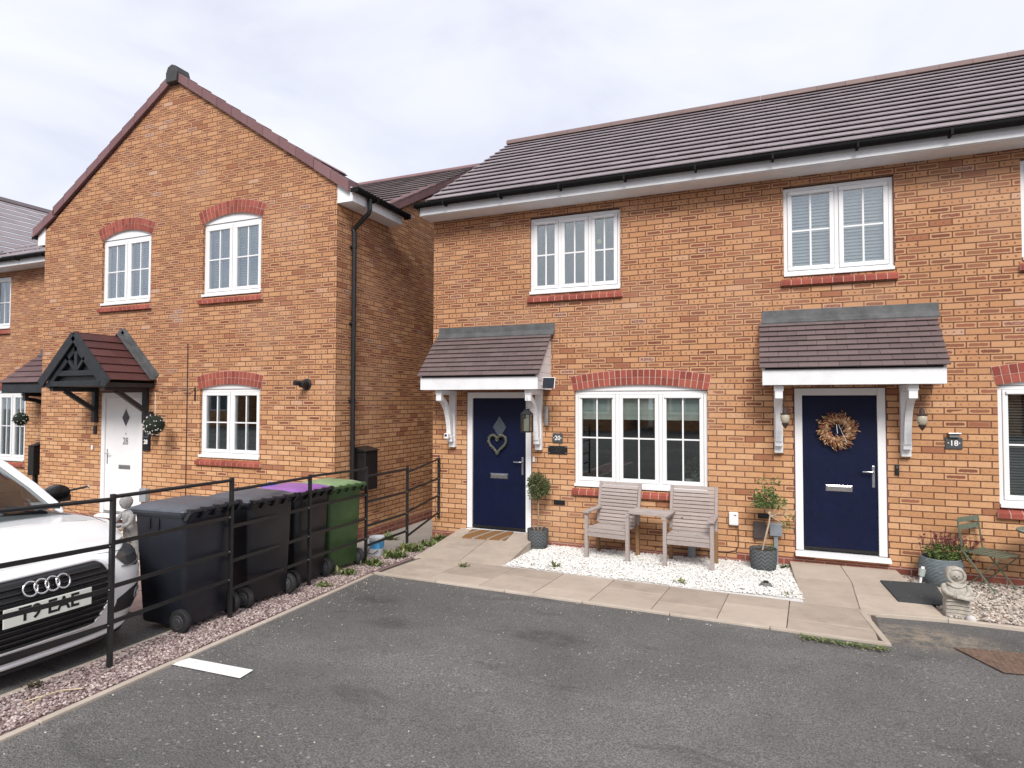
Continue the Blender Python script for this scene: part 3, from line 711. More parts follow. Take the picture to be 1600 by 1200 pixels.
def gutter(parent, pts, r=.064):
    g = MB(); pts = [Vector(p) for p in pts]; n = 8
    for a, b in zip(pts[:-1], pts[1:]):
        d = (b-a).normalized(); s = Vector((-d.y, d.x, 0)); prof = []
        for k in range(n+1):
            t = math.pi+math.pi*k/n; prof.append((math.cos(t)*r, math.sin(t)*r))
        prof += [(math.cos(2*math.pi-math.pi*k/n)*(r-.004), math.sin(2*math.pi-math.pi*k/n)*(r-.004)) for k in range(n+1)]
        m = len(prof); vs = [a+s*x+Vector((0, 0, z)) for x, z in prof]+[b+s*x+Vector((0, 0, z)) for x, z in prof]
        g.add(vs, [(i, (i+1) % m, m+(i+1) % m, m+i) for i in range(m)]+[tuple(range(m)), tuple(range(m, 2*m))])
        L_ = (b-a).length; k = .5
        while k < L_: c = a+d*k; g.box(c.x-.012-abs(s.x)*.05, c.x+.012+abs(s.x)*.05, c.y-.012-abs(s.y)*.055, c.y+.012+abs(s.y)*.055, c.z-r-.012, c.z-.01); k += .9
        for e in (a, b): g.hexa([e+s*(-r)+d*-.004+Vector((0, 0, -r)), e+s*r+d*-.004+Vector((0, 0, -r)), e+s*r+d*.004+Vector((0, 0, -r)), e-s*r+d*.004+Vector((0, 0, -r)), e+s*(-r)+d*-.004, e+s*r+d*-.004, e+s*r+d*.004, e-s*r+d*.004])
    return g.build('gutter', BLACK_G, parent)

# ------------------------------------------------------------------ right-hand terrace (numbers 20 and 18)
HB = empty('terraced_house', (0, 0, 0), 'long two-storey brick terrace with two navy front doors', 'house')
BX1 = 12.6
opB = [(1.619, 2.961, 3.70, 4.845), (5.035, 6.24, 3.70, 4.845), (7.45, 8.70, 3.70, 4.845), (2.295, 4.103, .93, 2.39), (7.20, 9.0, .93, 2.42), (.606, 1.645, .17, 2.285), (5.14, 6.115, .26, 2.31)]
mb = MB(); wall_y(mb, 0, BX1, -.3, 4.965, 0, opB)
mb.box(0, .3, .3, 6.51, -.3, 4.965); mb.box(BX1-.3, BX1, .3, 6.51, -.3, 4.965); mb.box(.3, BX1-.3, 6.21, 6.51, -.3, 4.965)
for xg in (0, BX1-.3): mb.prism([(0, 4.965), (6.51, 4.965), (3.255, 7.18)], xg, xg+.3, 'x')
mb.build('wall', BRICK, HB)
rs = Vector((0, math.cos(R(33.6)), math.sin(R(33.6)))); run = 3.60/math.cos(R(33.6))
mb = MB(); tile_slope(mb, (-.09, -.345, 5.105), (1, 0, 0), rs, BX1+.18, run, .33, 15, th=.036, jitter=.0015)
mb.build('roof', TILE, HB)
mb = MB(); tile_slope(mb, (BX1+.09, 6.855, 5.105), (-1, 0, 0), (0, -rs.y, rs.z), BX1+.18, run, .6, 13, th=.03, stag=False); mb.build('rear_roof', TILE, HB)
mb = MB(); mb.prism([(-.33, 5.095), (-.33, 5.04), (6.84, 5.04), (6.84, 5.095), (3.255, 7.475)], -.082, BX1+.082, 'x'); mb.build('roof_deck', DARK, HB)
mb = MB(); mb.prism([(-.34, 5.06), (3.255, 7.45), (3.255, 7.515), (-.35, 5.12)], -.0885, -.066, 'x'); mb.build('verge_trim', TILE, HB)
mb = MB(); x = -.1
while x < BX1:
    mb.prism([(-.12, -.03), (-.10, .045), (-.04, .082), (.04, .082), (.10, .045), (.12, -.03)], 0, .44, 'x')
    n = 12; mb.v[-n:] = [(v[0]+x, v[1]+3.255, v[2]+7.505) for v in mb.v[-n:]]; x += .4435
sharp(mb.build('ridge_tiles', make_tile('ridge_tile', (.15, .10, .095), (.21, .145, .135)), HB))
mb = MB(); mb.box(-.045, BX1+.04, -.345, -.325, 4.975, 5.135); f = mb.build('fascia', WHITE_P, HB)
MB().box(-.04, BX1+.04, -.325, 0, 4.965, 4.98).build('soffit', WHITE_P, HB)
MB().prism([(-.345, 4.965), (-.0, 4.965), (-.0, 5.34), (-.345, 5.11)], -.052, -.04, 'x').build('soffit_end', WHITE_P, HB)
gutter(HB, [(-.085, -.412, 5.135), (BX1, -.412, 5.135)])
mb = MB(); mb.prism([(-.30, 5.075), (3.255, 7.44), (3.255, 7.35), (-.30, 4.99)], -.075, -.03, 'x'); mb.build('verge_board', VERGE, HB)
window(HB, 1.619, 2.961, 3.718, 4.835, 0, (2.065, 2.515), vents=(0, 2), glass=GLASS_UP, label='upper casement window with three lights', blind=None)
window(HB, 5.037, 6.235, 3.72, 4.835, 0, (5.635,), vents=(0,), glass=GLASS_UP, blind='white', label='upper two-light window with white slatted blind')
window(HB, 7.455, 8.69, 3.72, 4.84, 0, (8.07,), vents=(0,), glass=GLASS_UP, blind='white')
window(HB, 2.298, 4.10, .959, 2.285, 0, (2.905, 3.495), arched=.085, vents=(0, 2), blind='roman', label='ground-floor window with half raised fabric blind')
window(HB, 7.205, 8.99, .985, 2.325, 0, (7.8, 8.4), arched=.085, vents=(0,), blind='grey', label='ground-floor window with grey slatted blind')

d20, (a, b, c, d) = door(HB, .606, 1.645, .2, 2.275, 0, NAVY, 'navy door with grey diamond light and letterbox')
letterbox(d20, 1.125, 1.03, .012); handle(d20, 1.50, 1.22, .012)
def diamond(root, cx, cz, w, h, y, m1, m2):
    k = MB(); k.prism([(cx-w/2-.02, cz), (cx, cz-h/2-.03), (cx+w/2+.02, cz), (cx, cz+h/2+.03)], y-.006, y+.004); o = k.build('glazing_surround', m1, root, bevel=.003)
    MB().prism([(cx-w/2, cz), (cx, cz-h/2), (cx+w/2, cz), (cx, cz+h/2)], y-.009, y-.006).build('glazing', m2, o)
OBSC = varied('obscured_glass', (.06, .078, .095), .25, .2, 30, spec=.6)
diamond(d20, 1.135, 1.755, .215, .33, .012, NAVY, OBSC)
d18, q = door(HB, 5.14, 6.115, .29, 2.305, 0, NAVY, 'navy door hung with a dried wreath')
letterbox(d18, 5.62, 1.095, .012); handle(d18, 5.985, 1.28, .012)

def lean_canopy(parent, x0, x1, y1, zf, dep, ridge, rows, bracket_x, post_z, tw=.21, bare=False, mats=None, right_cheek=True):
    """lean-to porch roof: fascia zf..zf+.2 at y1-dep, meets the wall at ridge"""
    mt = mats or (WHITE_P, TILE_C)
    yf = y1-dep; fr = MB(); fr.box(x0, x1, yf, yf+.022, zf, zf+.205); root = fr.build('porch', mt[0], parent, bevel=.004)
    zt = zf+.21; h = ridge-zt
    mb = MB()
    for cx0 in (x0+.0005, x1-.0205):
        n = 7
        for k in range(n):       # boarded cheek
            za = zf+.002+(ridge-zf-.03)*k/n; zb = zf+.002+(ridge-zf-.03)*(k+1)/n-.004
            ya = yf+.023+max(0, (za-zt)/h)*dep; yb = yf+.023+max(0, (zb-zt)/h)*dep
            if yb > y1-.02: continue
            mb.prism([(ya, za), (y1, za), (y1, zb), (yb, zb)], cx0+(k % 2)*.0008, cx0+.02, 'x')
    mb.build('cheek', mt[0], root)
    MB().box(x0+.021, x1-.021, yf+.023, y1, zf+.012, zf+.03).build('porch_soffit', mt[0], root)
    s = Vector((0, dep+.03, h)); ln = s.length
    mb = MB(); tile_slope(mb, (x0-.03, yf-.035, zt-.018), (1, 0, 0), s, x1-x0+.06, ln*.955, tw, rows, th=.027, jitter=.0012); mb.build('porch_roof', mt[1], root)
    MB().prism([(yf-.02, zt-.03), (y1, ridge-.03), (y1, zt-.03)], x0+.03, x1-.03, 'x').build('roof_core', DARK, root)
    fl = MB(); sn = s.normalized(); p = Vector((0, y1, ridge+.015))
    a = p-sn*.10; x_a, x_b = x0+.0, x1+.06
    fl.hexa([(x_a, a.y, a.z-.01), (x_b, a.y, a.z-.01), (x_b, y1-.004, p.z-.02), (x_a, y1-.004, p.z-.02), (x_a, a.y-.004, a.z+.012), (x_b, a.y-.004, a.z+.012), (x_b, y1-.004, p.z+.012), (x_a, y1-.004, p.z+.012)])
    fl.box(x_a, x_b, y1-.012, y1-.001, p.z, p.z+.095)
    fl.build('flashing', LEAD, root, bevel=.003)
    for bx in bracket_x:
        b = MB(); w_ = .1
        b.box(bx-w_/2, bx+w_/2, y1-.075, y1-.001, post_z, zf-.07)            # wall post
        b.box(bx-w_/2-.002, bx+w_/2+.002, yf+.07, y1-.001, zf-.07, zf-.003)             # top arm
        ob = b.build('bracket', mt[0], root, bevel=.006)
        c = MB(); n = 10; P = []
        for k in range(n+1):       # curved brace
            t = math.pi/2*k/n; P.append((y1-.09-(dep-.19)*(1-math.cos(t))*1.0, post_z+.15+(zf-.09-post_z-.15)*math.sin(t)))
        for k in range(n):
            (ya, za), (yb, zb) = P[k], P[k+1]; dn = Vector((zb-za, -(yb-ya))); dn.normalize(); dn = -dn*.075
            (yc, zc) = (ya+dn.x, za+dn.y); (yd, zd) = (yb+dn.x, zb+dn.y)
            k0 = (k and Q) or (yc, zc); Q = (yd, zd)
            c.prism([(ya, za), (yb, zb), (yd, zd), k0], bx-.036, bx+.036, 'x')
        c.box(bx-.042, bx+.042, yf+.075, yf+.145, zf-.155, zf-.06)
        c.box(bx-.042, bx+.042, y1-.15, y1-.07, post_z+.09, post_z+.17)
        c.build('brace', mt[0], ob)
    return root
lean_canopy(HB, .105, 1.945, 0, 2.305, .56, 3.165, 9, (.37, 1.775), 1.44)
lean_canopy(HB, 4.775, 6.605, 0, 2.335, .56, 3.18, 9, (4.955, 6.31), 1.505)
# cable and pipe on the wall
MB().tube([(4.47, -.012, .57), (4.47, -.012, .30), (4.44, -.012, .24), (4.35, -.012, .215), (4.0, -.012, .2), (3.4, -.012, .2)], .006, 6).build('cable', varied('brown_cable', (.09, .04, .03), .5), HB)
for (x, z) in ((2.075, .70), (4.79, .705)):
    m = MB(); m.box(x-.085, x+.085, -.016, -.001, z-.032, z+.032)
    for k in range(4): m.box(x-.075, x+.075, -.022, -.016, z-.026+k*.015, z-.019+k*.015)
    m.build('air_vent', BLACK, HB, bevel=.003)

# ------------------------------------------------------------------ left-hand gabled house (number 28)
AY = -1.2; AX0, AX1 = -7.64, -.925; AC = -4.26
HA = empty('gabled_house', (-4.26, AY, 0), 'gable-fronted brick house with white front door', 'house')
opA = [(-6.03, -4.79, 3.80, 5.105), (-3.59, -2.35, 3.80, 5.115), (-3.60, -2.335, 1.23, 2.405), (-5.94, -4.905, .13, 2.283)]
mb = MB(); wall_y(mb, AX0, AX1, -.3, 5.12, AY, opA)
mb.prism([(AX0, 5.12), (AX1, 5.12), (AX1, 5.32), (AC, 7.52), (AX0, 5.32)], AY, AY+.3)
mb.box(AX1-.3, AX1, AY+.3, 7.0, -.3, 5.12); mb.box(AX0, AX0+.3, AY+.3, 7.0, -.3, 5.12); mb.box(AX0+.3, AX1-.3, 6.7, 7.0, -.3, 5.12)
mb.prism([(.20, 5.12), (.20, 5.28), (3.45, 7.13), (6.7, 5.28), (6.7, 5.12)], AX1-.3, AX1, 'x')
mb.prism([(.20, 5.12), (.20, 5.28), (3.45, 7.13), (6.7, 5.28), (6.7, 5.12)], AX0, AX0+.3, 'x')
mb.build('wall', BRICK, HA)
# front gable roof slopes (ridge along y)
zr = 7.40; er = 5.19; xe = 3.47
for sgn in (1, -1):
    mb = MB(); s = Vector((-sgn*xe, 0, zr-er))
    if sgn > 0:
        for r in range(13):
            z_ = er+(zr-er)*r/13; tile_slope(mb, (AC+xe-xe*r/13, AY+.02, z_), (0, 1, 0), s, max(.3, (z_-5.30)/.556+1.3), s.length/13, .3, 1, th=.03)
    else: tile_slope(mb, (AC-xe-.25, AY+.02, er+.02), (0, 1, 0), (xe+.25, 0, zr-er-.02), 4.4, s.length*1.06, .3, 13, th=.03)
    mb.build('gable_roof', TILE, HA)
# dry verge units up the rakes
def verge(mb, a, b, y0, y1, n, h=.15, axis='y'):
    a = Vector(a); b = Vector(b)
    for k in range(n):
        p = a+(b-a)*(k/n); q = a+(b-a)*((k+1.04)/n); up0 = .022; up1 = .0
        if axis == 'y': mb.hexa([(p.x, y0, p.y-h), (q.x, y0, q.y-h), (q.x, y1, q.y-h+.05), (p.x, y1, p.y-h+.05), (p.x, y0, p.y+up0), (q.x, y0, q.y+up1), (q.x, y1, q.y+up1), (p.x, y1, p.y+up0)])
        else: mb.hexa([(y0, p.x, p.y-h), (y0, q.x, q.y-h), (y1, q.x, q.y-h+.05), (y1, p.x, p.y-h+.05), (y0, p.x, p.y+up0), (y0, q.x, q.y+up1), (y1, q.x, q.y+up1), (y1, p.x, p.y+up0)])
mb = MB()
verge(mb, (-1.32, 5.72), (AC+.02, 7.64), AY-.06, AY+.12, 9); verge(mb, (-.69, 5.29), (-1.30, 5.70), AY-.06, AY+.12, 2)
mb.build('verge', VERGE, HA, bevel=.004); mb = MB()
verge(mb, (-7.35, 5.70), (AC-.02, 7.64), AY-.06, AY+.12, 10); verge(mb, (-7.93, 5.36), (-7.33, 5.68), AY-.06, AY+.12, 2)
mb.build('verge', VERGE, HA, bevel=.004); mb = MB()
verge(mb, (.02, 5.36), (3.42, 7.20), AX1+.06, AX1-.12, 11, axis='x')
mb.build('verge', VERGE, HA, bevel=.004)
mb = MB(); mb.prism([(AC-.13, 7.44), (AC+.11, 7.44), (AC+.125, 7.60), (AC+.09, 7.70), (AC, 7.735), (AC-.09, 7.70), (AC-.135, 7.60)], AY-.10, AY+.16)
mb.build('ridge_end_cap', varied('dark_cap', (.04, .038, .04), .6), HA, bevel=.01)
mb = MB(); mb.prism([(AC-.12, zr-.0), (AC-.04, zr+.075), (AC+.04, zr+.075), (AC+.12, zr)], AY+.16, 3.2)
mb.prism([(3.33, 7.20), (3.41, 7.285), (3.49, 7.285), (3.57, 7.20)], -8.0, AX1+.07, 'x')
mb.build('ridge_tiles', VERGE, HA)
# main roof behind (ridge along x)
s = Vector((0, 3.45, 7.22-5.30))
mb = MB(); tile_slope(mb, (-7.9, 0.0, 5.32), (1, 0, 0), s, 7.9-.86, s.length, .295, 13, th=.03); mb.build('roof', make_tile('wet_tile', (.11, .085, .085), (.19, .15, .15)), HA)
mb = MB(); tile_slope(mb, (-.86, 6.9, 5.32), (-1, 0, 0), (0, -3.45, 7.22-5.30), 7.0, s.length, .6, 13, th=.03, stag=False); mb.build('rear_roof', TILE, HA)
# boxed eaves right and left
mb = MB(); mb.prism([(AX1+.002, 5.02), (-.655, 5.02), (-.655, 5.215), (AX1+.002, 5.36)], AY-.0, AY+.012); mb.box(-.675, -.655, AY+.012, .10, 5.02, 5.21); mb.box(AX1+.002, -.675, AY+.012, .10, 5.02, 5.03)
mb.build('boxed_eaves', WHITE_P, HA)
mb = MB(); mb.prism([(AX0-.002, 5.06), (-7.86, 5.06), (-7.86, 5.25), (AX0-.002, 5.38)], AY-.0, AY+.012); mb.box(-7.86, -7.84, AY+.012, .8, 5.06, 5.24); mb.build('boxed_eaves', WHITE_P, HA)
gutter(HA, [(-.60, AY-.03, 5.20), (-.60, .18, 5.20)]); gutter(HA, [(-7.93, AY-.03, 5.25), (-7.93, .6, 5.25)])
dp = MB(); X = AX1+.055
dp.tube([(-.60, -.86, 5.14), (-.60, -.86, 4.98), (-.62, -.86, 4.93), (X-.01, -.86, 4.72), (X, -.86, 4.66)], .034, 12)
dp.tube([(X, -.86, 4.68), (X, -.86, .03)], .034, 12)
for z in (4.45, 3.3, 2.15, .9): dp.box(AX1+.001, X, -.905, -.815, z-.012, z+.012); dp.tube([(X, -.86, z-.02), (X, -.86, z+.02)], .041, 12)
dp.build('downpipe', BLACK, HA, smooth=False); 
f = dict(vents=(), sillx=.05)
window(HA, -6.03, -4.79, 3.823, 4.965, AY, (-5.41,), arched=.135, glass=GLASS_UP, blind='white', label='upper window on the left under the gable, white blind', **f)
window(HA, -3.59, -2.35, 3.823, 4.985, AY, (-2.97,), arched=.125, glass=GLASS_UP, blind='white', label='upper window on the right under the gable, white blind', **f)
window(HA, -3.597, -2.337, 1.254, 2.325, AY, (-2.967,), arched=.075, label='ground-floor window with dark panes', **f)
dA, q = door(HA, -5.94, -4.905, .165, 2.283, AY, WHITE, 'white door with a small grey diamond light and house number')
diamond(dA, -5.335, 1.85, .185, .30, AY+.012, WHITE, varied('dark_obscured_glass', (.07, .07, .08), .3))
letterbox(dA, -5.36, 1.005, AY+.012, m=STEEL); handle(dA, -5.80, 1.20, AY+.012, 1)
text_obj('door_number', '28', (-5.34, AY+.007, 1.445), .17, STEEL, dA, extrude=.003, sx=.8)
MB().lathe((-5.335, AY+.008, 1.575), [(0.001, -.004), (.012, -.004), (.012, .004)], 10, axis='y').build('spyhole', STEEL, dA)
MB().tube([(-3.88, AY-.008, 3.08), (-3.875, AY-.01, 2.9), (-3.872, AY-.008, .25)], .007, 6).build('cable', varied('dark_red_cable', (.055, .02, .02), .5), HA)
# flue
fl = MB(); fl.lathe((-1.44, AY, 2.385), [(.085, 0), (.085, -.012), (.06, -.02)], 20, axis='y'); fl.lathe((-1.44, AY, 2.385), [(.05, -.01), (.05, -.13), (.035, -.135)], 16, axis='y')
fl.tube([(-1.47, AY-.10, 2.40), (-1.50, AY-.20, 2.40)], .035, 12); fl.build('boiler_flue', BLACK, HA, smooth=False)
# gabled porch
PC = -5.44; PY = -2.02; hw = .83; za = 3.235; ze = 2.46
mb = MB()
for sg in (1, -1):
    s = Vector((-sg*hw, 0, za-ze)); p0 = (PC+sg*hw, PY, ze) if sg > 0 else (PC-hw, PY, ze)
    tile_slope(mb, p0, (0, 1, 0), s, AY-PY-.004, s.length, .41, 6, th=.022, stag=False)
porch = mb.build('porch', TILE_R, HA)
mb = MB(); mb.prism([(PC-hw+.03, ze-.005), (PC+hw-.03, ze-.005), (PC, za-.03)], PY+.10, AY-.002); mb.build('porch_core', BLACK, porch)
mb = MB()
for sg in (1, -1):
    a = Vector((PC+sg*hw, PY, ze-.03)); b = Vector((PC, PY, za-.03))
    mb.bar(a+Vector((0, .005, -.02)), b+Vector((0, .005, -.02)), .03, .15, up=(0, 0, 1))
    mb.bar(a+Vector((-sg*.12, .06, -.06)), b+Vector((0, .06, -.20)), .05, .09)
mb.build('bargeboards', BLACK_W, porch)
mb = MB(); mb.box(PC-.52, PC+.52, PY+.04, PY+.09, ze+.08, ze+.165); mb.box(PC-.035, PC+.035, PY+.035, PY+.09, ze+.165, za-.18)
for sg in (1, -1): mb.bar((PC+sg*.03, PY+.06, ze+.18), (PC+sg*.26, PY+.06, ze+.42), .05, .055)
mb.box(PC-.62, PC+.62, PY+.02, AY-.002, ze-.09, ze-.005)
mb.box(PC+.60, PC+hw-.03, PY+.02, AY-.002, ze-.10, ze-.03); mb.box(PC-hw+.03, PC-.60, PY+.02, AY-.002, ze-.10, ze-.03)
mb.build('truss', BLACK_W, porch, bevel=.004)
for sg in (1, -1):
    bx = PC+sg*.635; m = MB(); m.box(bx-.04, bx+.04, AY-.075, AY-.001, 1.76, ze-.10); m.box(bx-.041, bx+.041, PY+.06, AY-.001, ze-.165, ze-.10)
    m.bar((bx, AY-.06, 1.98), (bx, PY+.28, ze-.16), .07, .07, up=(1, 0, 0)); m.build('bracket', BLACK_W, porch, bevel=.004)
mb = MB()
for sg in (1, -1):
    a = Vector((PC+sg*(hw+.03), AY-.07, ze+.03)); b = Vector((PC, AY-.07, za+.05))
    mb.bar(a, b, .10, .012, up=(0, 0, 1)); mb.bar(a+Vector((0, .06, .05)), b+Vector((0, .06, .07)), .012, .12)
mb.build('flashing', LEAD, porch)

# ------------------------------------------------------------------ far left house
HC = empty('neighbouring_house', (-10, -.1, 0), 'brick house at the left edge with small black porch', 'house')
CY = -.1
mb = MB(); wall_y(mb, -13.5, AX0-.002, -.3, 5.05, CY, [(-11.9, -10.72, 3.74, 4.93), (-11.6, -10.09, .80, 2.40)])
mb.box(-13.5, -13.2, CY+.3, 6, -.3, 5.05); mb.box(-13.2, -7.7, 5.7, 6, -.3, 5.05); mb.build('wall', BRICK, HC)
window(HC, -11.9, -10.72, 3.76, 4.92, CY, (-11.31,), sillx=.04)
window(HC, -11.6, -10.09, .83, 2.31, CY, (-11.1, -10.6), arched=.075, blind='white')
mb = MB(); mb.box(-12.0, AX0-.05, CY-.345, CY-.325, 5.03, 5.19); mb.box(-12.0, AX0-.05, CY-.325, CY, 5.03, 5.045); mb.build('fascia', WHITE_P, HC)
gutter(HC, [(-12.1, CY-.40, 5.19), (AX0-.3, CY-.40, 5.19)])
s = Vector((0, 1, .68)).normalized()
mb = MB(); rows = 12; g = .33
for r in range(rows):
    y0 = CY-.42+s.y*g*r; z0 = 5.19+s.z*g*r; xl = -11.75+ (y0-(CY-.42))*1.75
    if xl > -8.2: break
    tile_slope(mb, (xl, y0, z0), (1, 0, 0), s, -7.95-xl, g, .3, 1, th=.032)
mb.build('roof', TILE, HC)
s = Vector((-1, 0, .68)).normalized()
mb = MB(); tile_slope(mb, (-10.75, -1.5, 5.28), (0, 1, 0), s, 8.5, 3.95, .3, 12, th=.035); mb.build('side_roof', TILE, HC)
MB().box(-14.1, -13.9, -1.6, 7.2, 7.47, 7.56).build('ridge_tiles', TILE, HC)
lean_canopy(HC, -9.60, -7.75, CY, 2.30, .72, 3.14, 5, (-9.0, -7.95), 1.7, tw=.4, mats=(BLACK_W, make_tile('brown_purple_tile', (.10, .06, .065), (.15, .095, .10))))

# ------------------------------------------------------------------ black railings
def rail_fence():
    root = empty('estate_railing', (.3, -3.3, .15), 'black metal railing along the gravel strip between the bins and the parking bay', 'railing')
    P = [(.67, -6.65), (.55, -5.45), (.40, -4.27), (.27, -3.10), (.14, -1.91), (.09, -.87), (.13, -.035)]
    top = [(1.505, 1.439), (1.455, 1.426), (1.338, 1.317), (1.326, 1.283), (1.19, 1.178), (1.127, 1.25)]
    drops = [.0, .315, .61, .85]
    for i, (x, y) in enumerate(P):
        h = [1.53, 1.475, 1.45, 1.345, 1.31, 1.215, 1.27][i]; b = gz(x, y)-.1
        if i == 6: b = .34
        MB().hexa([(x-.018, y-.006-.008, b), (x+.018, y-.014, b), (x+.018, y+.014, b), (x-.018, y+.014, b), (x-.018, y-.014, h), (x+.018, y-.014, h), (x+.018, y+.014, h), (x-.018, y+.014, h)]).build('post', FENCE_M, root, bevel=.004)
    for i in range(6):
        (xa, ya), (xb, yb) = P[i], P[i+1]; za, zb = top[i]
        for d in drops:
            if i == 5: k = {0: (0, 0), .315: (.26, .30), .61: (.56, .56), .85: (.90, .82)}[d]; za2, zb2 = za-k[0], zb-k[1]
            else: za2, zb2 = za-d*1.03, zb-d*1.03
            if d == 0: MB().tube([(xa, ya, za2), (xb, yb, zb2)], .0145, 10).build('rail', FENCE_M, root, smooth=True)
            else: MB().bar((xa, ya, za2), (xb, yb, zb2), .009, .031).build('rail', FENCE_M, root)
            if d: MB().lathe((xb+.006, yb-.016, zb2), [(.006, 0), (.006, -.006), (.002, -.009)], 8, axis='y').build('bolt', STEEL, root)
rail_fence()

# ------------------------------------------------------------------ wheelie bins
def rrect(hx, hy, r, n=4):
    out = []
    for cx, cy, a0 in ((hx-r, hy-r, 0), (-hx+r, hy-r, 90), (-hx+r, -hy+r, 180), (hx-r, -hy+r, 270)):
        for k in range(n+1): t = R(a0+90*k/n); out.append((cx+r*math.cos(t), cy+r*math.sin(t)))
    return out
HUBM = varied('grey_hub_plastic', (.055, .055, .06), .4, .2, 10)
def make_bin(body, lid, label, loc, rz):
    """bin with its back (wheels, hinge) towards +x, width along y"""
    root = empty('wheelie_bin', (0, 0, 0), label, 'bin', 'wheelie bins in a row behind the railing')
    lv = [(.045, .275, .235, .10, -.01), (.06, .285, .245, .08, -.01), (.55, .31, .268, .05, -.02), (.90, .33, .28, .03, -.03), (.955, .33, .285, .02, -.03), (.955, .352, .302, .02, -.03), (.985, .355, .305, .02, -.03)]
    mb = MB(); rings = []
    for z, hx, hy, r_, ox in lv: rings.append([(x+ox, y, z) for x, y in rrect(hx, hy, .045)])
    n = len(rings[0]); base = 0
    for rg in rings: mb.v += rg
    for i in range(len(rings)-1):
        for k in range(n): mb.f.append((i*n+k, i*n+(k+1) % n, (i+1)*n+(k+1) % n, (i+1)*n+k)); mb.mi.append(0)
    mb.f.append(tuple(range(n))[::-1]); mb.f.append(tuple(range((len(rings)-1)*n, len(rings)*n))); mb.mi += [0, 0]
    mb.v = [(.29+(x-.29)*.84 if x < .29 else x, y, z) for x, y, z in mb.v]; b = mb.build('body', body, root); sharp(b, 40)
    for yy_ in (-.05, .05): pass
    m = MB(); m.box(.16, .255, -.17, .17, .10, .13); m.box(.255, .262, -.09, .09, .11, .20)
    for sx in (-.08, .02): m.box(sx-.012, sx+.012, -.290, -.270, .84, .93)
    m.build('recess', BLACK, root)
    MB().box(.262, .279, -.07, .07, .128, .142).build('axle_clip', STEEL, root)
    l = MB(); pr = [(.975, .355, .31), (1.0, .372, .322), (1.012, .368, .318), (1.02, .34, .29), (1.045, .27, .22), (1.052, .10, .16)]
    rings = [[(x-.035, y, z+.012*(x < 0)*0) for x, y in rrect(a, c, .05)] for z, a, c in pr]
    n = len(rings[0])
    for rg in rings: l.v += rg
    for i in range(len(rings)-1):
        for k in range(n): l.f.append((i*n+k, i*n+(k+1) % n, (i+1)*n+(k+1) % n, (i+1)*n+k)); l.mi.append(0)
    l.f.append(tuple(range(n))[::-1]); l.f.append(tuple(range((len(rings)-1)*n, len(rings)*n))); l.mi += [0, 0]
    l.box(-.44, -.38, -.30, .30, .985, 1.0)
    l.v = [(.30+(x-.30)*.84 if x < .30 else x, y, z) for x, y, z in l.v]; ld = l.build('lid', lid, root); sharp(ld, 30)
    h = MB(); h.tube([(.345, -.27, 1.0), (.345, .27, 1.0)], .018, 10)
    for yy_ in (-.27, -.135, 0, .135, .27): h.prism([(.30, .93), (.325, .93), (.372, .99), (.365, 1.022), (.33, 1.025), (.30, 1.0)], yy_-.014, yy_+.014)
    h.build('handle', body, root)
    for sy in (-1, 1):
        w_ = MB(); w_.lathe((.26, sy*.265, .10), [(.06, -.03), (.092, -.026), (.10, -.016), (.10, .016), (.092, .026), (.06, .03)], 24, axis='y')
        wo = w_.build('wheel', RUBBER, root); sharp(wo, 40)
        MB().lathe((.26, sy*.265, .10), [(.02, -.040), (.030, -.038), (.034, -.032), (.056, -.034), (.060, -.029), (.060, .029), (.056, .034), (.034, .032), (.02, .040)], 16, axis='y').build('hub', HUBM, wo)
    MB().tube([(.26, -.27, .10), (.26, .27, .10)], .011, 8).build('axle', STEEL, root)
    root.location = loc; root.rotation_euler = (0, 0, rz); return root
B_CH = varied('charcoal_bin_plastic', (.015, .018, .026), .4, .25, 4, bump=.2, bscale=120, objc=True)
B_CH2 = varied('black_bin_plastic', (.012, .013, .017), .4, .3, 4, bump=.2, bscale=120, objc=True)
B_PU = varied('purple_lid_plastic', (.30, .13, .42), .42, .2, 4, objc=True); B_GR = varied('green_bin_plastic', (.045, .095, .03), .5, .25, 4, bump=.2, objc=True)
B_GL = varied('green_lid_plastic', (.22, .33, .17), .45, .25, 5, objc=True)
B_LID = varied('grey_bin_lid', (.085, .095, .115), .45, .25, 6, objc=True)
for body, lid, lab, x, y, rz in ((B_CH, B_LID, 'charcoal wheelie bin with grey lid, nearest the white car', .07, -4.47, 3), (B_CH2, B_LID, 'black wheelie bin with grey lid, second along from the car', .03, -3.70, -3),
                                 (B_CH2, B_PU, 'black wheelie bin with purple lid', -.10, -2.98, 2), (B_GR, B_GL, 'green wheelie bin with pale green lid', -.17, -2.28, -4)):
    make_bin(body, lid, lab, (x, y, gz(x, y)+.012), R(rz))
BLUEM = varied('blue_plastic', (.03, .09, .45), .35, .2, 10)
m = MB(); pts = []
m.lathe((-.34, -3.05, 1.15), [(.0, .0), (.07, .01), (.09, .035), (.05, .06), (.01, .08)], 9, jitter=.35)
m.build('bag', BLUEM, loc=(-.34, -3.05, 1.15), label='crumpled blue plastic bag on the purple lidded bin', cat='bag')

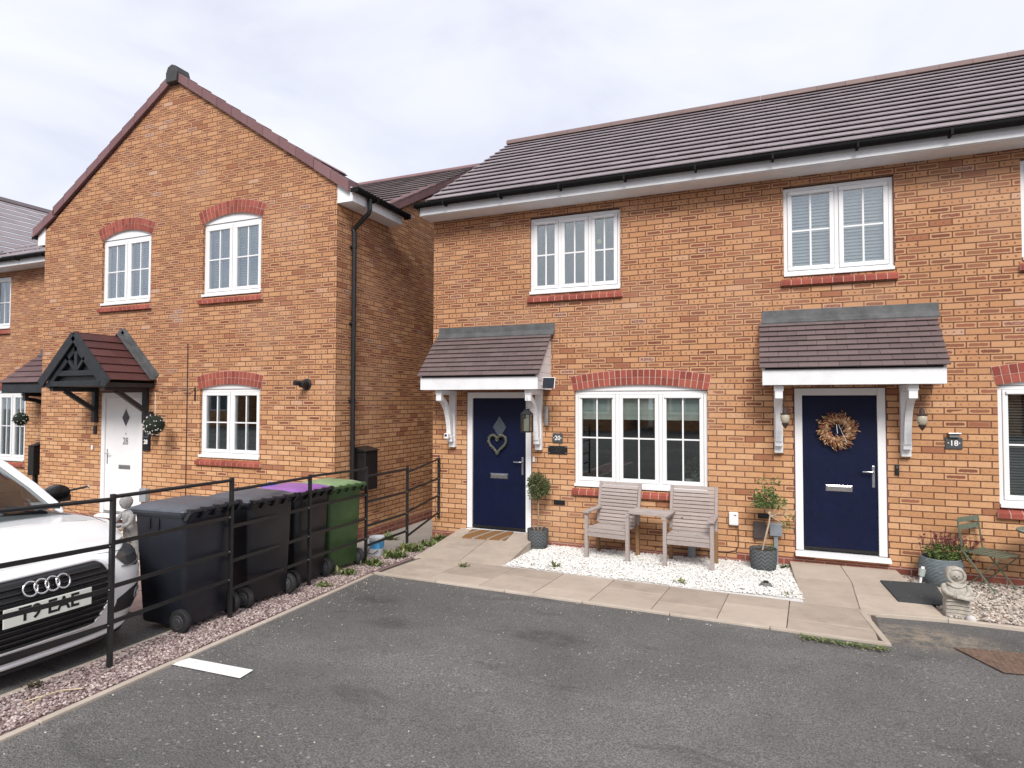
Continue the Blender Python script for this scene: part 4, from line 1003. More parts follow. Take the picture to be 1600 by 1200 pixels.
# ------------------------------------------------------------------ car
def make_car():
    NX, CYc, GZ = .36, -5.76, gz(-.6, -5.7)
    root = empty('parked_car', (NX-2, CYc, GZ), 'white hatchback parked nose to the railing at the left edge', 'car')
    PAINT = Mt('white_car_paint', .28, (.80, .81, .82), spec=.5, coat=.6); PAINT.b.inputs['Coat Roughness'].default_value = .05
    P = PAINT.m; GB = varied('gloss_black_plastic', (.008, .008, .009), .25, .2, 5, spec=.6); MBk = varied('matt_black_grille', (.018, .018, .02), .5, .2, 5)
    CG = make_glass('car_glass', .02); CG.node_tree.nodes['Transparent BSDF'].inputs[0].default_value = (.30, .34, .33, 1)
    def interp(t, T):
        for (a, b), (c, d) in zip(T[:-1], T[1:]):
            if t <= c: k = (t-a)/(c-a); k = k*k*(3-2*k) if True else k; return b+(d-b)*k
        return T[-1][1]
    W = .87
    def xf(z): return interp(z, [(.14, .10), (.22, .035), (.40, .0), (.56, .0), (.68, .035), (.73, .09), (.76, .17), (1.2, .6)])
    def plan(y, n=3.6, a=.62): t = min(abs(y)/W, .9995); return a*(1-(1-t**n)**(1/n))
    def ztop(x): return interp(x, [(0, .735), (.25, .79), (.7, .90), (1.2, .965), (2.2, .98), (3.3, 1.0), (3.95, .97)])
    def outline(z, top, N=56):
        """closed ring at height z"""
        pts = []
        bow = interp(z, [(.14, .90), (.3, .975), (.55, 1.0), (.7, .985), (.95, .93), (1.1, .9)])
        for k in range(N+1):                   # front, from +y to -y
            a = math.pi*(.5-k/N); y = W*math.sin(a)
            x = xf(min(z, .78))+plan(y)*(1+.15*max(0, .6-z))
            pts.append((x, y*bow))
        rear = 3.95-.05*abs(z-.5)
        back = []
        for k in range(N+1):
            a = math.pi*(-.5+k/N); y = W*math.sin(a); back.append((rear-plan(y)*.45, y*bow))
        return pts+back
    N = 56; m = MB(); rings = []
    fr = [0, .08, .2, .35, .5, .65, .78, .88, .95, 1.0]
    base = outline(.5, 0)
    for f in fr:
        rg = []
        for i, (xb, yb) in enumerate(base):
            zt = ztop(xb+.12); z = .15+(zt-.15)*f
            # recompute this point at its own height
            ring = None
            bow = interp(z, [(.14, .90), (.3, .975), (.55, 1.0), (.7, .985), (.85, .95), (1.1, .90)])
            front = i <= N
            y0 = yb
            if front: x = xf(min(z, .76))+plan(yb)*(1+.15*max(0, .6-z))
            else: x = 3.95-.06*abs(z-.5)-plan(yb)*.45
            # wheel arches pull nothing: side skirt only
            rg.append((x, y0*bow, z))
        rings.append(rg)
    # bonnet / deck: collapse towards the centre line
    for k_ in (.93, .8, .6, .35, .0):
        rg = []
        for (x, y, z) in rings[9]:
            xx = x+(1-k_)*.0; cr_ = .055*(1-k_**2)
            xin = x+ (0.08*(1-k_) if x < .6 else 0)
            rg.append((xin, y*k_, ztop(xin+.06*(1-k_))+cr_*(1 if x < 3 else .6)))
        rings.append(rg)
    n = len(rings[0]); V = [p for rg in rings for p in rg]
    T = lambda p: (NX-p[0], CYc+p[1], GZ+p[2])
    m.v = [T(p) for p in V]
    for i in range(len(rings)-1):
        for k in range(n): m.f.append((i*n+k, i*n+(k+1) % n, (i+1)*n+(k+1) % n, (i+1)*n+k)); m.mi.append(0)
    m.f.append(tuple(range(n))[::-1]); m.mi.append(0)
    body = m.build('body', P, root); sharp(body, 50)
    mdw = body.modifiers.new('weld', 'WELD'); mdw.merge_threshold = .002
    F = lambda y, z, off=0: T((xf(min(z, .76))+plan(y)*(1+.15*max(0, .6-z))-off, y*interp(z, [(.14, .90), (.3, .975), (.55, 1.0), (.7, .985), (.95, .93)]), z))
    def panel(name, poly, off, mat, parent=None, thick=.02, step=.03):
        """front-surface patch: polygon in (y,z) draped on the nose"""
        bm = bmesh.new(); vs_ = [bm.verts.new((y, z, 0)) for y, z in poly]; bm.faces.new(vs_)
        ys = [p[0] for p in poly]; zs = [p[1] for p in poly]
        yv = min(ys)+step
        while yv < max(ys): bmesh.ops.bisect_plane(bm, geom=bm.verts[:]+bm.edges[:]+bm.faces[:], plane_co=(yv, 0, 0), plane_no=(1, 0, 0)); yv += step
        zv = min(zs)+step
        while zv < max(zs): bmesh.ops.bisect_plane(bm, geom=bm.verts[:]+bm.edges[:]+bm.faces[:], plane_co=(0, zv, 0), plane_no=(0, 1, 0)); zv += step
        q = MB(); bm.verts.ensure_lookup_table(); idx = {v: i for i, v in enumerate(bm.verts)}; nn = len(bm.verts)
        q.v = [F(v.co.x, v.co.y, off) for v in bm.verts]+[F(v.co.x, v.co.y, off-thick) for v in bm.verts]
        for f_ in bm.faces: q.f.append(tuple(idx[v] for v in f_.verts)); q.f.append(tuple(idx[v]+nn for v in reversed(f_.verts))); q.mi += [0, 0]
        for ed in bm.edges:
            if len(ed.link_faces) == 1: a_, b_ = idx[ed.verts[0]], idx[ed.verts[1]]; q.f.append((a_, b_, b_+nn, a_+nn)); q.mi.append(0)
        bm.free(); return q.build(name, mat, parent or root)
    def rnd_poly(pts, r, n=4):
        out = []
        for i in range(len(pts)):
            p = Vector(pts[i]); a = (Vector(pts[i-1])-p); b = (Vector(pts[(i+1) % len(pts)])-p); ra = min(r, a.length*.45); rb = min(r, b.length*.45)
            s_ = p+a.normalized()*ra; e_ = p+b.normalized()*rb
            for k in range(n+1): t = k/n; q_ = s_*(1-t)**2+p*2*t*(1-t)+e_*t*t; out.append((q_.x, q_.y))
        return out
    hexo = [(-.46, .60), (-.40, .72), (.40, .72), (.46, .60), (.43, .42), (.335, .275), (-.335, .275), (-.43, .42)]
    g = rnd_poly(hexo, .05); panel('grille', g, .006, MBk)
    gr = root.children[-1] if False else [o for o in root.children if o.name.startswith('grille')][0]
    # chrome rim
    q = MB(); pts = []
    gg = g+[g[0]]
    for (y, z), (y2, z2) in zip(gg[:-1], gg[1:]):
        k_ = max(1, int(math.hypot(y2-y, z2-z)/.04))
        for j in range(k_): pts.append(F(y+(y2-y)*j/k_, z+(z2-z)*j/k_, .016))
    pts.append(pts[0]); q.tube(pts, .011, 6, cap=False); q.build('grille_rim', varied('satin_chrome', (.82, .82, .83), .32, .05, 5, metal=.6), gr, smooth=True)
    for k in range(11):
        z = .295+k*.0375; hwid = .435 if z > .44 else .335+(z-.275)*.6; hwid = min(hwid, .44 if z < .6 else .46-(z-.6)*.5)
        if k == 10: hwid = .39
        q = MB(); q.tube([F(-hwid+2*hwid*j/24+.0, z, .016) for j in range(25)], .0095, 6); q.build('grille_bar', GB, gr, smooth=True)
    # number plate
    pl = MB(); x0 = F(0, .47, .045)[0]; PL = Mt('number_plate_white', .35, (.84, .86, .78)).m
    pl.box(x0-.006, x0, CYc-.272, CYc+.272, GZ+.445, GZ+.565); plo = pl.build('number_plate', PL, root, bevel=.004)
    t = text_obj('plate_text', 'T9 EAE', (x0+.001, CYc, GZ+.505), .125, BLACK, plo, rot=(R(90), 0, R(90)), extrude=.001, bold=.0025, sx=.98)
    # badge rings
    for k in range(4):
        q = MB(); yc = (k-1.5)*.068; pts = []
        for j in range(29): a = 2*math.pi*j/28; yy_, zz_ = yc+.044*math.cos(a), .648+.044*math.sin(a); pts.append(F(yy_, zz_, .036))
        q.tube(pts, .0068, 8, cap=False); q.build('badge_ring', CHROME, gr, smooth=True)
    for sg in (1, -1):
        hp = [(sg*.53, .70), (sg*.62, .735), (sg*.80, .76), (sg*.845, .72), (sg*.83, .64), (sg*.72, .60), (sg*.60, .625)]
        if sg < 0: hp = hp[::-1]
        h_ = panel('headlight', hp, .004, varied('headlamp_glass', (.05, .052, .055), .15, .3, 9, spec=.8), thick=.012)
        q = MB(); 
        for c_ in ((.64, .675), (.745, .685)):
            p = Vector(F(sg*c_[0], c_[1], .006)); q.lathe(p, [(.008, -.004), (.022, 0), (.022, .001), (.008, .002)], 14, axis='x')
        q = MB(); q.tube([F(sg*(.56+.27*j/14), .632-.02*math.sin(j/14*3.14)+.012*j/14, .006) for j in range(15)], .005, 6); q.build('daytime_light', STEEL, h_)
        ip = [(sg*.49, .30), (sg*.52, .40), (sg*.64, .44), (sg*.82, .47), (sg*.84, .38), (sg*.70, .285)]
        if sg < 0: ip = ip[::-1]
        i_ = panel('air_intake', ip, .004, MBk)
        q = MB(); p = Vector(F(sg*.75, .39, .01)); q.tube([F(sg*.74+.042*math.cos(t*.3927), .385+.042*math.sin(t*.3927), .008) for t in range(17)], .006, 6, cap=False); q.build('fog_lamp', STEEL, i_)
    panel('lower_grille', [(-.50, .196), (.50, .196), (.52, .222), (-.52, .222)], .004, MBk)
    q = MB(); q.tube([F(-.80+1.6*j/40, .168, .016) for j in range(41)], .019, 6); q.build('lip_spoiler', P, root, smooth=True)
    q = MB(); q.tube([F(-.82+1.64*j/40, .125, -.002) for j in range(41)], .02, 6); q.build('splitter', MBk, root, smooth=True)
    # bonnet shut line
    q = MB(); q.tube([F(-.62+1.24*j/30, .752-.02*abs(j/15-1)**2, .0015) for j in range(31)], .0025, 5); q.build('bonnet_gap', GB, root)
    for sg in (1, -1):
        q = MB(); q.tube([T((x_, sg*.70-sg*.0, ztop(x_+.1)+.030)) for x_ in (.45, .6, .8, 1.0)], .0022, 5); q.build('bonnet_gap', GB, root)
    # greenhouse
    def S(x, y, z): return T((x, y, z))
    prof = [(1.02, .985, .66), (1.28, 1.14, .625), (1.60, 1.31, .575), (1.80, 1.385, .55), (2.3, 1.425, .545), (3.0, 1.40, .53), (3.45, 1.30, .50), (3.80, .99, .60)]
    rf = MB(); M_ = 10; rows_ = []
    for x, z, hw_ in prof:
        rows_.append([S(x-.14*(1-(2*j/M_-1)**2)*(1 if x < 1.7 else (.05 if x < 3 else -.4)), hw_*(2*j/M_-1), z+.025*(1-(2*j/M_-1)**2)) for j in range(M_+1)])
    def grid(rows):
        q_ = MB(); a_ = len(rows[0]); q_.v = [p for r_ in rows for p in r_]
        for i in range(len(rows)-1):
            for j in range(a_-1): q_.f.append((i*a_+j, i*a_+j+1, (i+1)*a_+j+1, (i+1)*a_+j)); q_.mi.append(0)
        return q_
    ws = grid(rows_[0:4]).build('windscreen', CG, root, smooth=True)
    grid(rows_[3:7]).build('roof', P, root, smooth=True)
    grid(rows_[6:8]).build('rear_window', CG, root, smooth=True)
    for sg in (1, -1):
        top = [(x, hw_+.0, z) for x, z, hw_ in prof]
        bot = [(x, .80-.0*x, ztop(x)-.02) for x, z, hw_ in prof]
        rows = [[S(a_[0], sg*a_[1], a_[2]) for a_ in top], [S(b_[0], sg*min(.80, .8), b_[2]) for b_ in bot]]
        grid(rows).build('side_window', CG, root, smooth=False)
        arc = MB(); pts = [S(x, sg*(hw_+.012), z+.004) for x, z, hw_ in [(.99, .945, .685)]+prof+[(3.86, .95, .7)]]
        arc.tube(pts, [.012, .034, .036, .036, .03, .028, .028, .034, .04, .04], 8); arc.build('roof_pillar', P, root, smooth=True)
        b_ = MB(); b_.bar(S(2.35, sg*.56, 1.40), S(2.45, sg*.80, .97), .08, .03); b_.build('door_pillar', GB, root)
        mr = MB(); c_ = Vector(S(1.52, sg*.96, 1.04)); mr.lathe(c_, [(.02, -.085), (.075, -.06), (.095, 0), (.085, .045), (.06, .055)], 16, axis='x')
        mr.v = [(v[0], c_.y+(v[1]-c_.y)*1.15, c_.z+(v[2]-c_.z)*.8) for v in mr.v]
        mr.bar(c_+Vector((0, -sg*.05, -.05)), S(1.45, sg*.80, .96), .05, .035); mo = mr.build('wing_mirror', GB, root); sharp(mo, 50)
        for xw in (.80, 3.27):
            ww = MB(); c_ = Vector(S(xw, sg*.80, .305)); ww.lathe(c_, [(.2, -.10), (.30, -.095), (.305, -.07), (.305, .07), (.30, .095), (.2, .10)], 32, axis='y'); wo = ww.build('wheel', RUBBER, root); sharp(wo, 40)
            r_ = MB(); r_.lathe(c_, [(.05, -.102*1), (.205, -.098), (.205, .098), (.05, .102)], 24, axis='y'); r_.build('rim', STEEL, wo)
            wa = MB(); wa.lathe(Vector(S(xw, sg*.775, .31)), [(.33, -.1), (.36, -.098), (.36, .098), (.33, .1)], 32, axis='y'); wa.build('wheel_arch', GB, root)
    # dashboard, seats, wipers
    d_ = MB(); d_.box(NX-1.9, NX-1.15, CYc-.70, CYc+.70, GZ+.75, GZ+.955); d_.build('dashboard', MBk, root, bevel=.04)
    d_ = MB(); d_.box(NX-3.4, NX-1.5, CYc-.68, CYc+.68, GZ+.4, GZ+.62)
    for sy in (-.36, .36): d_.hexa([(NX-2.55, CYc+sy-.24, GZ+.6), (NX-2.40, CYc+sy-.24, GZ+.6), (NX-2.40, CYc+sy+.24, GZ+.6), (NX-2.55, CYc+sy+.24, GZ+.6), (NX-2.75, CYc+sy-.19, GZ+1.22), (NX-2.65, CYc+sy-.19, GZ+1.22), (NX-2.65, CYc+sy+.19, GZ+1.22), (NX-2.75, CYc+sy+.19, GZ+1.22)])
    d_.build('seats', MBk, root, bevel=.03)
    q = MB()
    for a_, b_ in (((1.0, .62), (1.18, .05)), ((1.0, .05), (1.18, -.5))): q.tube([S(a_[0]-.10, a_[1], 1.0), S(b_[0]-.12, b_[1], 1.09)], .008, 6)
    q.build('wiper', GB, root)
    q = MB(); q.tube([S(1.75, .34, 1.10+.05), S(1.75, .34, 1.06)], .02, 8); q.tube([S(1.78, .36+.17*math.cos(t*.3142), .93+.16*math.sin(t*.3142)) for t in range(21)], .014, 6, cap=False); q.build('steering_wheel', GB, root)
    q = MB(); q.hexa([S(1.36, .40, .975), S(1.36, .62, .975), S(1.37, .62, .975), S(1.37, .40, .975), S(1.40, .42, 1.12), S(1.40, .6, 1.12), S(1.405, .6, 1.12), S(1.405, .42, 1.12)])
    q.build('windscreen_card', varied('grey_card', (.25, .28, .27), .4, .1, 5), root)
make_car()

# bicycle leaning against the wall beyond the bonnet
def bicycle():
    cx, cy = -2.35, -3.98; z0 = gz(cx, cy)-.07
    root = empty('bicycle', (cx, cy, z0), 'black bicycle standing beyond the car bonnet, only its handlebar in view', 'bicycle')
    def wheel(x):
        q = MB(); q.tube([(x+.33*math.cos(t*math.pi/14), cy, z0+.34+.33*math.sin(t*math.pi/14)) for t in range(29)], .018, 8, cap=False); w_ = q.build('wheel', RUBBER, root, smooth=True)
        q = MB()
        for k in range(12): a = k*math.pi/6; q.tube([(x, cy, z0+.34), (x+.32*math.cos(a), cy, z0+.34+.32*math.sin(a))], .002, 4)
        q.build('spokes', STEEL, w_)
    wheel(cx+.08); wheel(cx-.95)
    fm = MB(); A = (cx+.08, cy, z0+.34); H = (cx-.12, cy, z0+.88); B_ = (cx-.52, cy, z0+.30); S_ = (cx-.66, cy, z0+.85); Rr = (cx-.95, cy, z0+.34)
    for a, b in ((A, H), (H, B_), (H, (S_[0]+.03, cy, z0+.78)), (B_, S_), (B_, Rr), (Rr, S_)): fm.tube([a, b], .017, 8)
    fm.build('frame', BLACK, root, smooth=True)
    h = MB(); h.tube([H, (cx-.14, cy, z0+1.03)], .014, 8); h.tube([(cx-.06, cy+.27, z0+1.06), (cx-.10, cy+.16, z0+1.04), (cx-.14, cy, z0+1.02), (cx-.10, cy-.16, z0+1.04), (cx-.06, cy-.27, z0+1.06)], .012, 8)
    h.box(cx-.17, cx-.03, cy-.07, cy+.07, z0+.93, z0+1.0); h.build('handlebar', BLACK, root, smooth=False)
    MB().lathe((cx-.05, cy+.27, z0+1.06), [(.01, -.01), (.018, 0), (.01, .01)], 10, axis='y').build('bell', CHROME, root)
    MB().box(S_[0]-.13, S_[0]+.12, cy-.06, cy+.06, z0+.88, z0+.93).build('saddle', BLACK, root, bevel=.02)
bicycle()

# ------------------------------------------------------------------ garden furniture
def xform(mb, loc, rz=0):
    c, s = math.cos(rz), math.sin(rz); mb.v = [(loc[0]+x*c-y*s, loc[1]+x*s+y*c, loc[2]+z) for x, y, z in mb.v]; return mb
GLOC = (2.62, -.55, .075)
seat_root = empty('garden_bench', GLOC, 'weathered wooden double garden bench, two slatted chairs joined by a small table', 'garden bench')
def chair(loc, rz, w=.60, mirror=False):
    def B(mb, name, mat=WOOD_G, bev=.003, par=None): return xform(mb, loc, rz).build(name, mat, par or seat_root, bevel=bev)
    for x in (.0, w-.045):
        B(MB().box(x, x+.045, 0, .05, -.02, .60), 'leg')
        m = MB(); m.hexa([(x, .42, -.02), (x+.045, .42, -.02), (x+.045, .47, -.02), (x, .47, -.02), (x, .40, .42), (x+.045, .40, .42), (x+.045, .45, .42), (x, .45, .42)]); B(m, 'leg', WOOD_B)
        m = MB(); m.bar((x+.022, .43, .36), (x+.022, .555, .955), .04, .03); B(m, 'back_post')
    for x in (-.012, w-.07): 
        if (x < 0) != mirror: B(MB().box(x, x+.082, -.035, .50, .60, .625), 'armrest')
    s = MB()
    for k in range(5): s.box(.05, w-.05, .012+k*.085, .088+k*.085, .405-k*.006, .425-k*.006)
    s.box(.048, w-.048, .0, .02, .30, .355); s.box(.048, w-.048, -.004, .016, .36, .402); B(s, 'seat')
    b = MB()
    for k in range(12):
        t = (k+.5)/12; y = .405+.135*t; z = .40+.56*t
        b.bar((.045, y, z), (w-.045, y, z), .016, .040, up=(0, .22, 1))
    B(b, 'backrest')
chair((2.60, -.565, .085), R(-7)); chair((3.625, -.685, .095), R(-2), mirror=True)
t = MB()
for k in range(4): t.box(0, .52, .02+k*.105, .118+k*.105, .625+(k % 2)*.001, .645); 
xform(t, (3.16, -.62, .09), R(-6)).build('table_top', WOOD_G, seat_root, bevel=.003)
t = MB(); t.box(.0, .045, -.02, .42, .595, .622); t.box(.46, .51, -.03, .42, .595, .622); xform(t, (3.155, -.62, .09), R(-6)).build('table_bearer', WOOD_G, seat_root) if False else [xform(MB().box(*bb, -.02, .42, .595, .622), (3.155, -.62, .09), R(-6)).build('table_bearer', WOOD_G, seat_root) for bb in ((.0, .045), (.46, .51))]

GREEN_M = varied('sage_metal', (.115, .145, .105), .5, .2, 15, metal=.1)
def bistro():
    loc, rz = (7.0, -.34, .10), R(48)
    root = empty('folding_chair', loc, 'sage green folding metal bistro chair against the wall', 'chair')
    def B(m, n, mat=GREEN_M): return xform(m, loc, rz).build(n, mat, root)
    # local: faces +y' = front is -y
    for x in (-.19, .19):
        B(MB().bar((x, .20, .76), (x, .16, .44), .022, .008).bar((x, .16, .44), (x, -.20, -.0), .022, .008), 'leg')
        B(MB().bar((x*.9, -.20, .42), (x*.9, .20, .0), .022, .008), 'leg')
    s = MB()
    for k in range(7): s.box(-.185, .185, -.21+k*.055, -.175+k*.055, .43, .438)
    B(s, 'seat')
    for z, h in ((.655, .05), (.735, .05)): B(MB().hexa([(-.20, .186, z), (.20, .186, z), (.20, .19, z), (-.20, .19, z), (-.20, .20, z+h), (.20, .20, z+h), (.20, .204, z+h), (-.20, .204, z+h)]), 'back_slat')
    for y in (-.18, .18): B(MB().tube([(-.19, y, .03), (.19, y, .03)], .006, 6), 'cross_bar')
bistro()
def btable():
    loc = (7.50, -.50, .10); root = empty('round_table', loc, 'small round sage metal table at the right edge', 'table')
    MB().lathe(loc, [(.01, .70), (.295, .70), (.30, .705), (.30, .72), (.01, .722)], 36).build('table_top', GREEN_M, root)
    for k in range(3):
        a = k*2.09+2.6; P = [(loc[0]+r*math.cos(a), loc[1]+r*math.sin(a), loc[2]+z) for r, z in ((.12, .70), (.14, .5), (.17, .3), (.24, .0))]; MB().tube(P, .011, 8).build('leg', BLACK, root, smooth=True)
btable()

# ------------------------------------------------------------------ plants
def leaves(name, centers, n, size, mat, parent=None, label=None, cat=None, droop=.2, kind=None, loc=None, narrow=.38, group=None):
    """centers: (x,y,z,rx,ry,rz) ellipsoid clumps filled with small folded leaves"""
    V = []; F = []; tot = sum(c[3]*c[4]*c[5] for c in centers)
    for c in centers:
        for k in range(max(4, int(n*c[3]*c[4]*c[5]/tot))):
            while 1:
                d = Vector((random.gauss(0, 1), random.gauss(0, 1), random.gauss(0, 1))).normalized(); break
            r = random.uniform(.25, 1.05)**.6
            p = Vector((c[0]+d.x*r*c[3], c[1]+d.y*r*c[4], c[2]+d.z*r*c[5]))
            ax = (d+Vector((random.gauss(0, .7), random.gauss(0, .7), random.gauss(.2, .7)-droop))).normalized()
            sd_ = ax.cross(Vector((random.gauss(0, 1), random.gauss(0, 1), random.gauss(0, 1)))).normalized(); up = ax.cross(sd_)
            L_ = size*random.uniform(.6, 1.3); w_ = L_*narrow; b = len(V)
            V += [p, p+ax*L_*.5+sd_*w_*.5+up*L_*.06, p+ax*L_, p+ax*L_*.5-sd_*w_*.5+up*L_*.06, p+ax*L_*.45-up*L_*.03]
            F += [(b, b+1, b+4), (b+1, b+2, b+4), (b+2, b+3, b+4), (b+3, b, b+4)]
    m = MB(); m.v = [tuple(v) for v in V]; m.f = F; m.mi = [0]*len(F)
    return m.build(name, mat, parent, label=label, cat=cat, kind=kind, loc=loc, group=group)
CHEV = Mt('chevron_pot', .75, spec=.3)
def chev():
    a = CHEV; x, y, z = a.sep(a.obj())[:3]; ang = a.ma('ARCTAN2', y, x); t = a.ma('FRACT', a.ma('MULTIPLY', ang, 13/6.2832)); tri = a.ma('ABSOLUTE', a.ma('SUBTRACT', t, .5))
    s = a.ma('FRACT', a.ma('ADD', a.ma('MULTIPLY', z, 22), a.ma('MULTIPLY', tri, 1.6))); g = a.sm(a.ma('ABSOLUTE', a.ma('SUBTRACT', s, .5)), .12, .26)
    a.col(a.mix(g, (.07, .078, .082), (.12, .13, .135))); a.bump(g, .9, .008); return a.m
CHEVM = chev()
def pot_straight(root, loc, r, h, mat):
    o = MB().lathe((0, 0, 0), [(r*.80, 0), (r*.86, .01), (r*.97, h*.5), (r, h), (r*.92, h), (r*.90, h-.04), (.01, h-.045)], 48); o.v = [(x+loc[0], y+loc[1], z+loc[2]) for x, y, z in o.v]
    p = o.build('pot', mat, root); sharp(p, 40)
    MB().lathe((loc[0], loc[1], loc[2]), [(.01, h-.042), (r*.89, h-.042), (r*.89, h-.03), (.01, h-.02)], 24).build('soil', SOIL, root); return p
# olive standard by the left navy door
L1 = (1.835, -.24, .085)
r1 = empty('potted_tree', L1, 'small round-headed olive tree in a grey chevron pot beside the left navy door', 'potted tree')
pot_straight(r1, L1, .150, .265, CHEVM)
T_ = MB(); T_.tube([(1.835, -.24, .30), (1.84, -.235, .55), (1.838, -.24, .80), (1.845, -.24, .98)], [.012, .010, .009, .006], 8)
for k in range(9): a = k*.8; T_.tube([(1.84, -.24, .76+k*.02), (1.84+.10*math.cos(a), -.24+.10*math.sin(a), .86+k*.028)], [.005, .002], 5)
T_.build('trunk', BARK, r1, smooth=True)
MB().bar((1.80, -.26, .30), (1.775, -.27, .42), .02, .015).bar((1.86, -.22, .30), (1.93, -.25, .40), .025, .02).build('log', BARK, r1)
leaves('crown', [(1.84, -.24, .95, .15, .15, .16), (1.79, -.27, 1.02, .09, .09, .09), (1.92, -.22, .93, .08, .08, .09), (1.83, -.24, 1.08, .07, .07, .07), (1.80, -.25, .83, .09, .09, .07), (1.955, -.25, 1.0, .05, .05, .04), (1.74, -.28, 1.04, .04, .04, .04)], 2300, .036, LEAF, r1)
# leaning olive by the right navy door
L2 = (4.765, -.33, .095)
r2_ = empty('potted_tree', L2, 'straggly leaning olive tree in a grey chevron pot beside the right navy door', 'potted tree')
pot_straight(r2_, L2, .158, .275, CHEVM)
T_ = MB(); T_.tube([(4.75, -.33, .32), (4.79, -.33, .50), (4.83, -.32, .66), (4.85, -.32, .80)], [.012, .011, .010, .008], 8)
tips = [(4.70, -.38, 1.0), (4.77, -.30, 1.18), (4.90, -.34, 1.19), (4.98, -.33, .95), (5.07, -.34, .80), (5.02, -.35, .66), (4.86, -.32, 1.02), (4.72, -.3, .9), (5.10, -.3, .9)]
for tp in tips: T_.tube([(4.85, -.32, .76), ((4.85+tp[0])/2+.02, -.33, (.78+tp[2])/2-.02), tp], [.006, .004, .0015], 5)
T_.build('trunk', varied('pale_bark', (.45, .36, .26), .85, .2, 20), r2_, smooth=True)
leaves('crown', [(4.80, -.33, .96, .13, .12, .10), (4.72, -.34, .93, .08, .08, .07), (4.92, -.33, .93, .10, .1, .06), (4.76, -.30, 1.16, .045, .045, .05), (4.90, -.33, 1.17, .05, .05, .05), (4.84, -.33, 1.06, .07, .07, .05), (4.68, -.36, 1.03, .045, .04, .04), (5.03, -.34, .66, .06, .05, .045), (5.06, -.34, .74, .04, .04, .04)], 900, .042, LEAF2, r2_)
leaves('dry_leaves', [(4.96, -.33, .84, .14, .08, .06), (5.05, -.34, .83, .08, .06, .05)], 60, .035, make_leaf('dry_leaf', [(0, (.45, .33, .18)), (1, (.6, .5, .32))], .8), r2_)
leaves('sucker', [(4.86, -.36, .39, .05, .05, .05)], 60, .03, LEAF2, r2_)
# grey bowl with dark aeonium
L3 = (6.58, -.27, .105)
r3_ = empty('flower_pot', L3, 'round ribbed grey planter full of dark red and green succulents', 'planter')
BOWL = Mt('ribbed_grey_pot', .7, spec=.35); a = BOWL; z_ = a.sep(a.obj())[2]; wv = a.ma('SINE', a.ma('MULTIPLY', z_, 420)); nn = a.noise(14, a.scl(a.obj(), (1, 1, 4)), 5, .7)
a.col(a.ramp(nn, [(.3, (.10, .125, .14)), (.6, (.17, .20, .215)), (.75, (.36, .39, .40))])); a.bump(a.ma('ADD', wv, nn), .7, .004)
o = MB().lathe((6.58, -.27, .105), [(.13, 0), (.17, .03), (.205, .12), (.215, .20), (.205, .28), (.19, .325), (.178, .325), (.185, .27), (.01, .265)], 40).build('pot', BOWL.m, r3_); sharp(o, 50)
MB().lathe((6.58, -.27, .105), [(.01, .27), (.18, .27), (.18, .28), (.01, .285)], 20).build('soil', SOIL, r3_)
leaves('foliage', [(6.62, -.28, .47, .17, .15, .09), (6.70, -.28, .50, .14, .12, .08), (6.52, -.26, .50, .10, .1, .08), (6.80, -.30, .50, .08, .08, .07)], 1100, .032, LEAF2, r3_, narrow=.5)
ros = MB()
for k in range(85):
    x = random.gauss(6.64, .14); y = random.gauss(-.27, .08); z = .60+random.uniform(-.04, .09)-.5*(x-6.62)**2
    if x > 6.88: z -= .12
    tl = Vector((random.gauss(0, .3), random.gauss(-.3, .3), 1)).normalized(); q = tl.cross(Vector((1, 0, .1))).normalized(); r_ = tl.cross(q)
    for j in range(9):
        an = j*.7; dr = (q*math.cos(an)+r_*math.sin(an)+tl*.45).normalized(); sd_ = dr.cross(tl).normalized(); p = Vector((x, y, z)); Lf = random.uniform(.014, .024)
        ros.add([p, p+dr*Lf*.6+sd_*Lf*.25, p+dr*Lf, p+dr*Lf*.6-sd_*Lf*.25], [(0, 1, 2, 3)])
    if k % 2 == 0: ros.tube([(x, y, z), (x*.9+.1*6.6, y, z-.12)], .003, 4)
for p in ((6.90, -.30, .62), (6.95, -.31, .66), (6.87, -.30, .42)):
    ros.tube([(6.78, -.29, .46), (p[0]-.03, p[1], p[2]-.04), p], .004, 5)
    for j in range(14): an = j*.45; ros.add([p, (p[0]+.012*math.cos(an), p[1]-.008, p[2]+.012*math.sin(an)), (p[0]+.03*math.cos(an+.2), p[1]-.014, p[2]+.03*math.sin(an+.2)), (p[0]+.012*math.cos(an+.5), p[1]-.008, p[2]+.012*math.sin(an+.5))], [(0, 1, 2, 3)])
ros.build('rosettes', FLOWER, r3_)

def weed(loc, r, n, label, h=.05, size=.035, group=None, mat=None, blades=0):
    x, y, z = loc; m = MB()
    for k in range(n):
        a = random.uniform(0, 6.28); el = random.uniform(.15, 1.2); d = Vector((math.cos(a)*math.cos(el), math.sin(a)*math.cos(el), math.sin(el))); q0 = Vector((x+random.gauss(0, r*.45), y+random.gauss(0, r*.35), z))
        s_ = size*random.uniform(.5, 1.4); sd_ = d.cross(Vector((0, 0, 1))).normalized(); nar = .09 if k < blades else .22
        m.add([q0, q0+d*s_*.6+sd_*s_*nar+Vector((0, 0, s_*.1)), q0+d*s_*1.2, q0+d*s_*.6-sd_*s_*nar+Vector((0, 0, s_*.1))], [(0, 1, 2, 3)])
        if k % 5 == 0: m.tube([(x, y, z), tuple(q0+d*s_*.3)], .0012, 4)
    return m.build('weed', mat or WEED, loc=loc, label=label, cat='weed', group=group)
weed((2.42, -1.25, .11), .05, 26, 'green weed at the edge of the white chippings, before the left wooden chair', size=.075)
weed((2.12, -1.27, .11), .04, 10, 'tiny flat weed in the white chippings nearest the left navy door', size=.035)
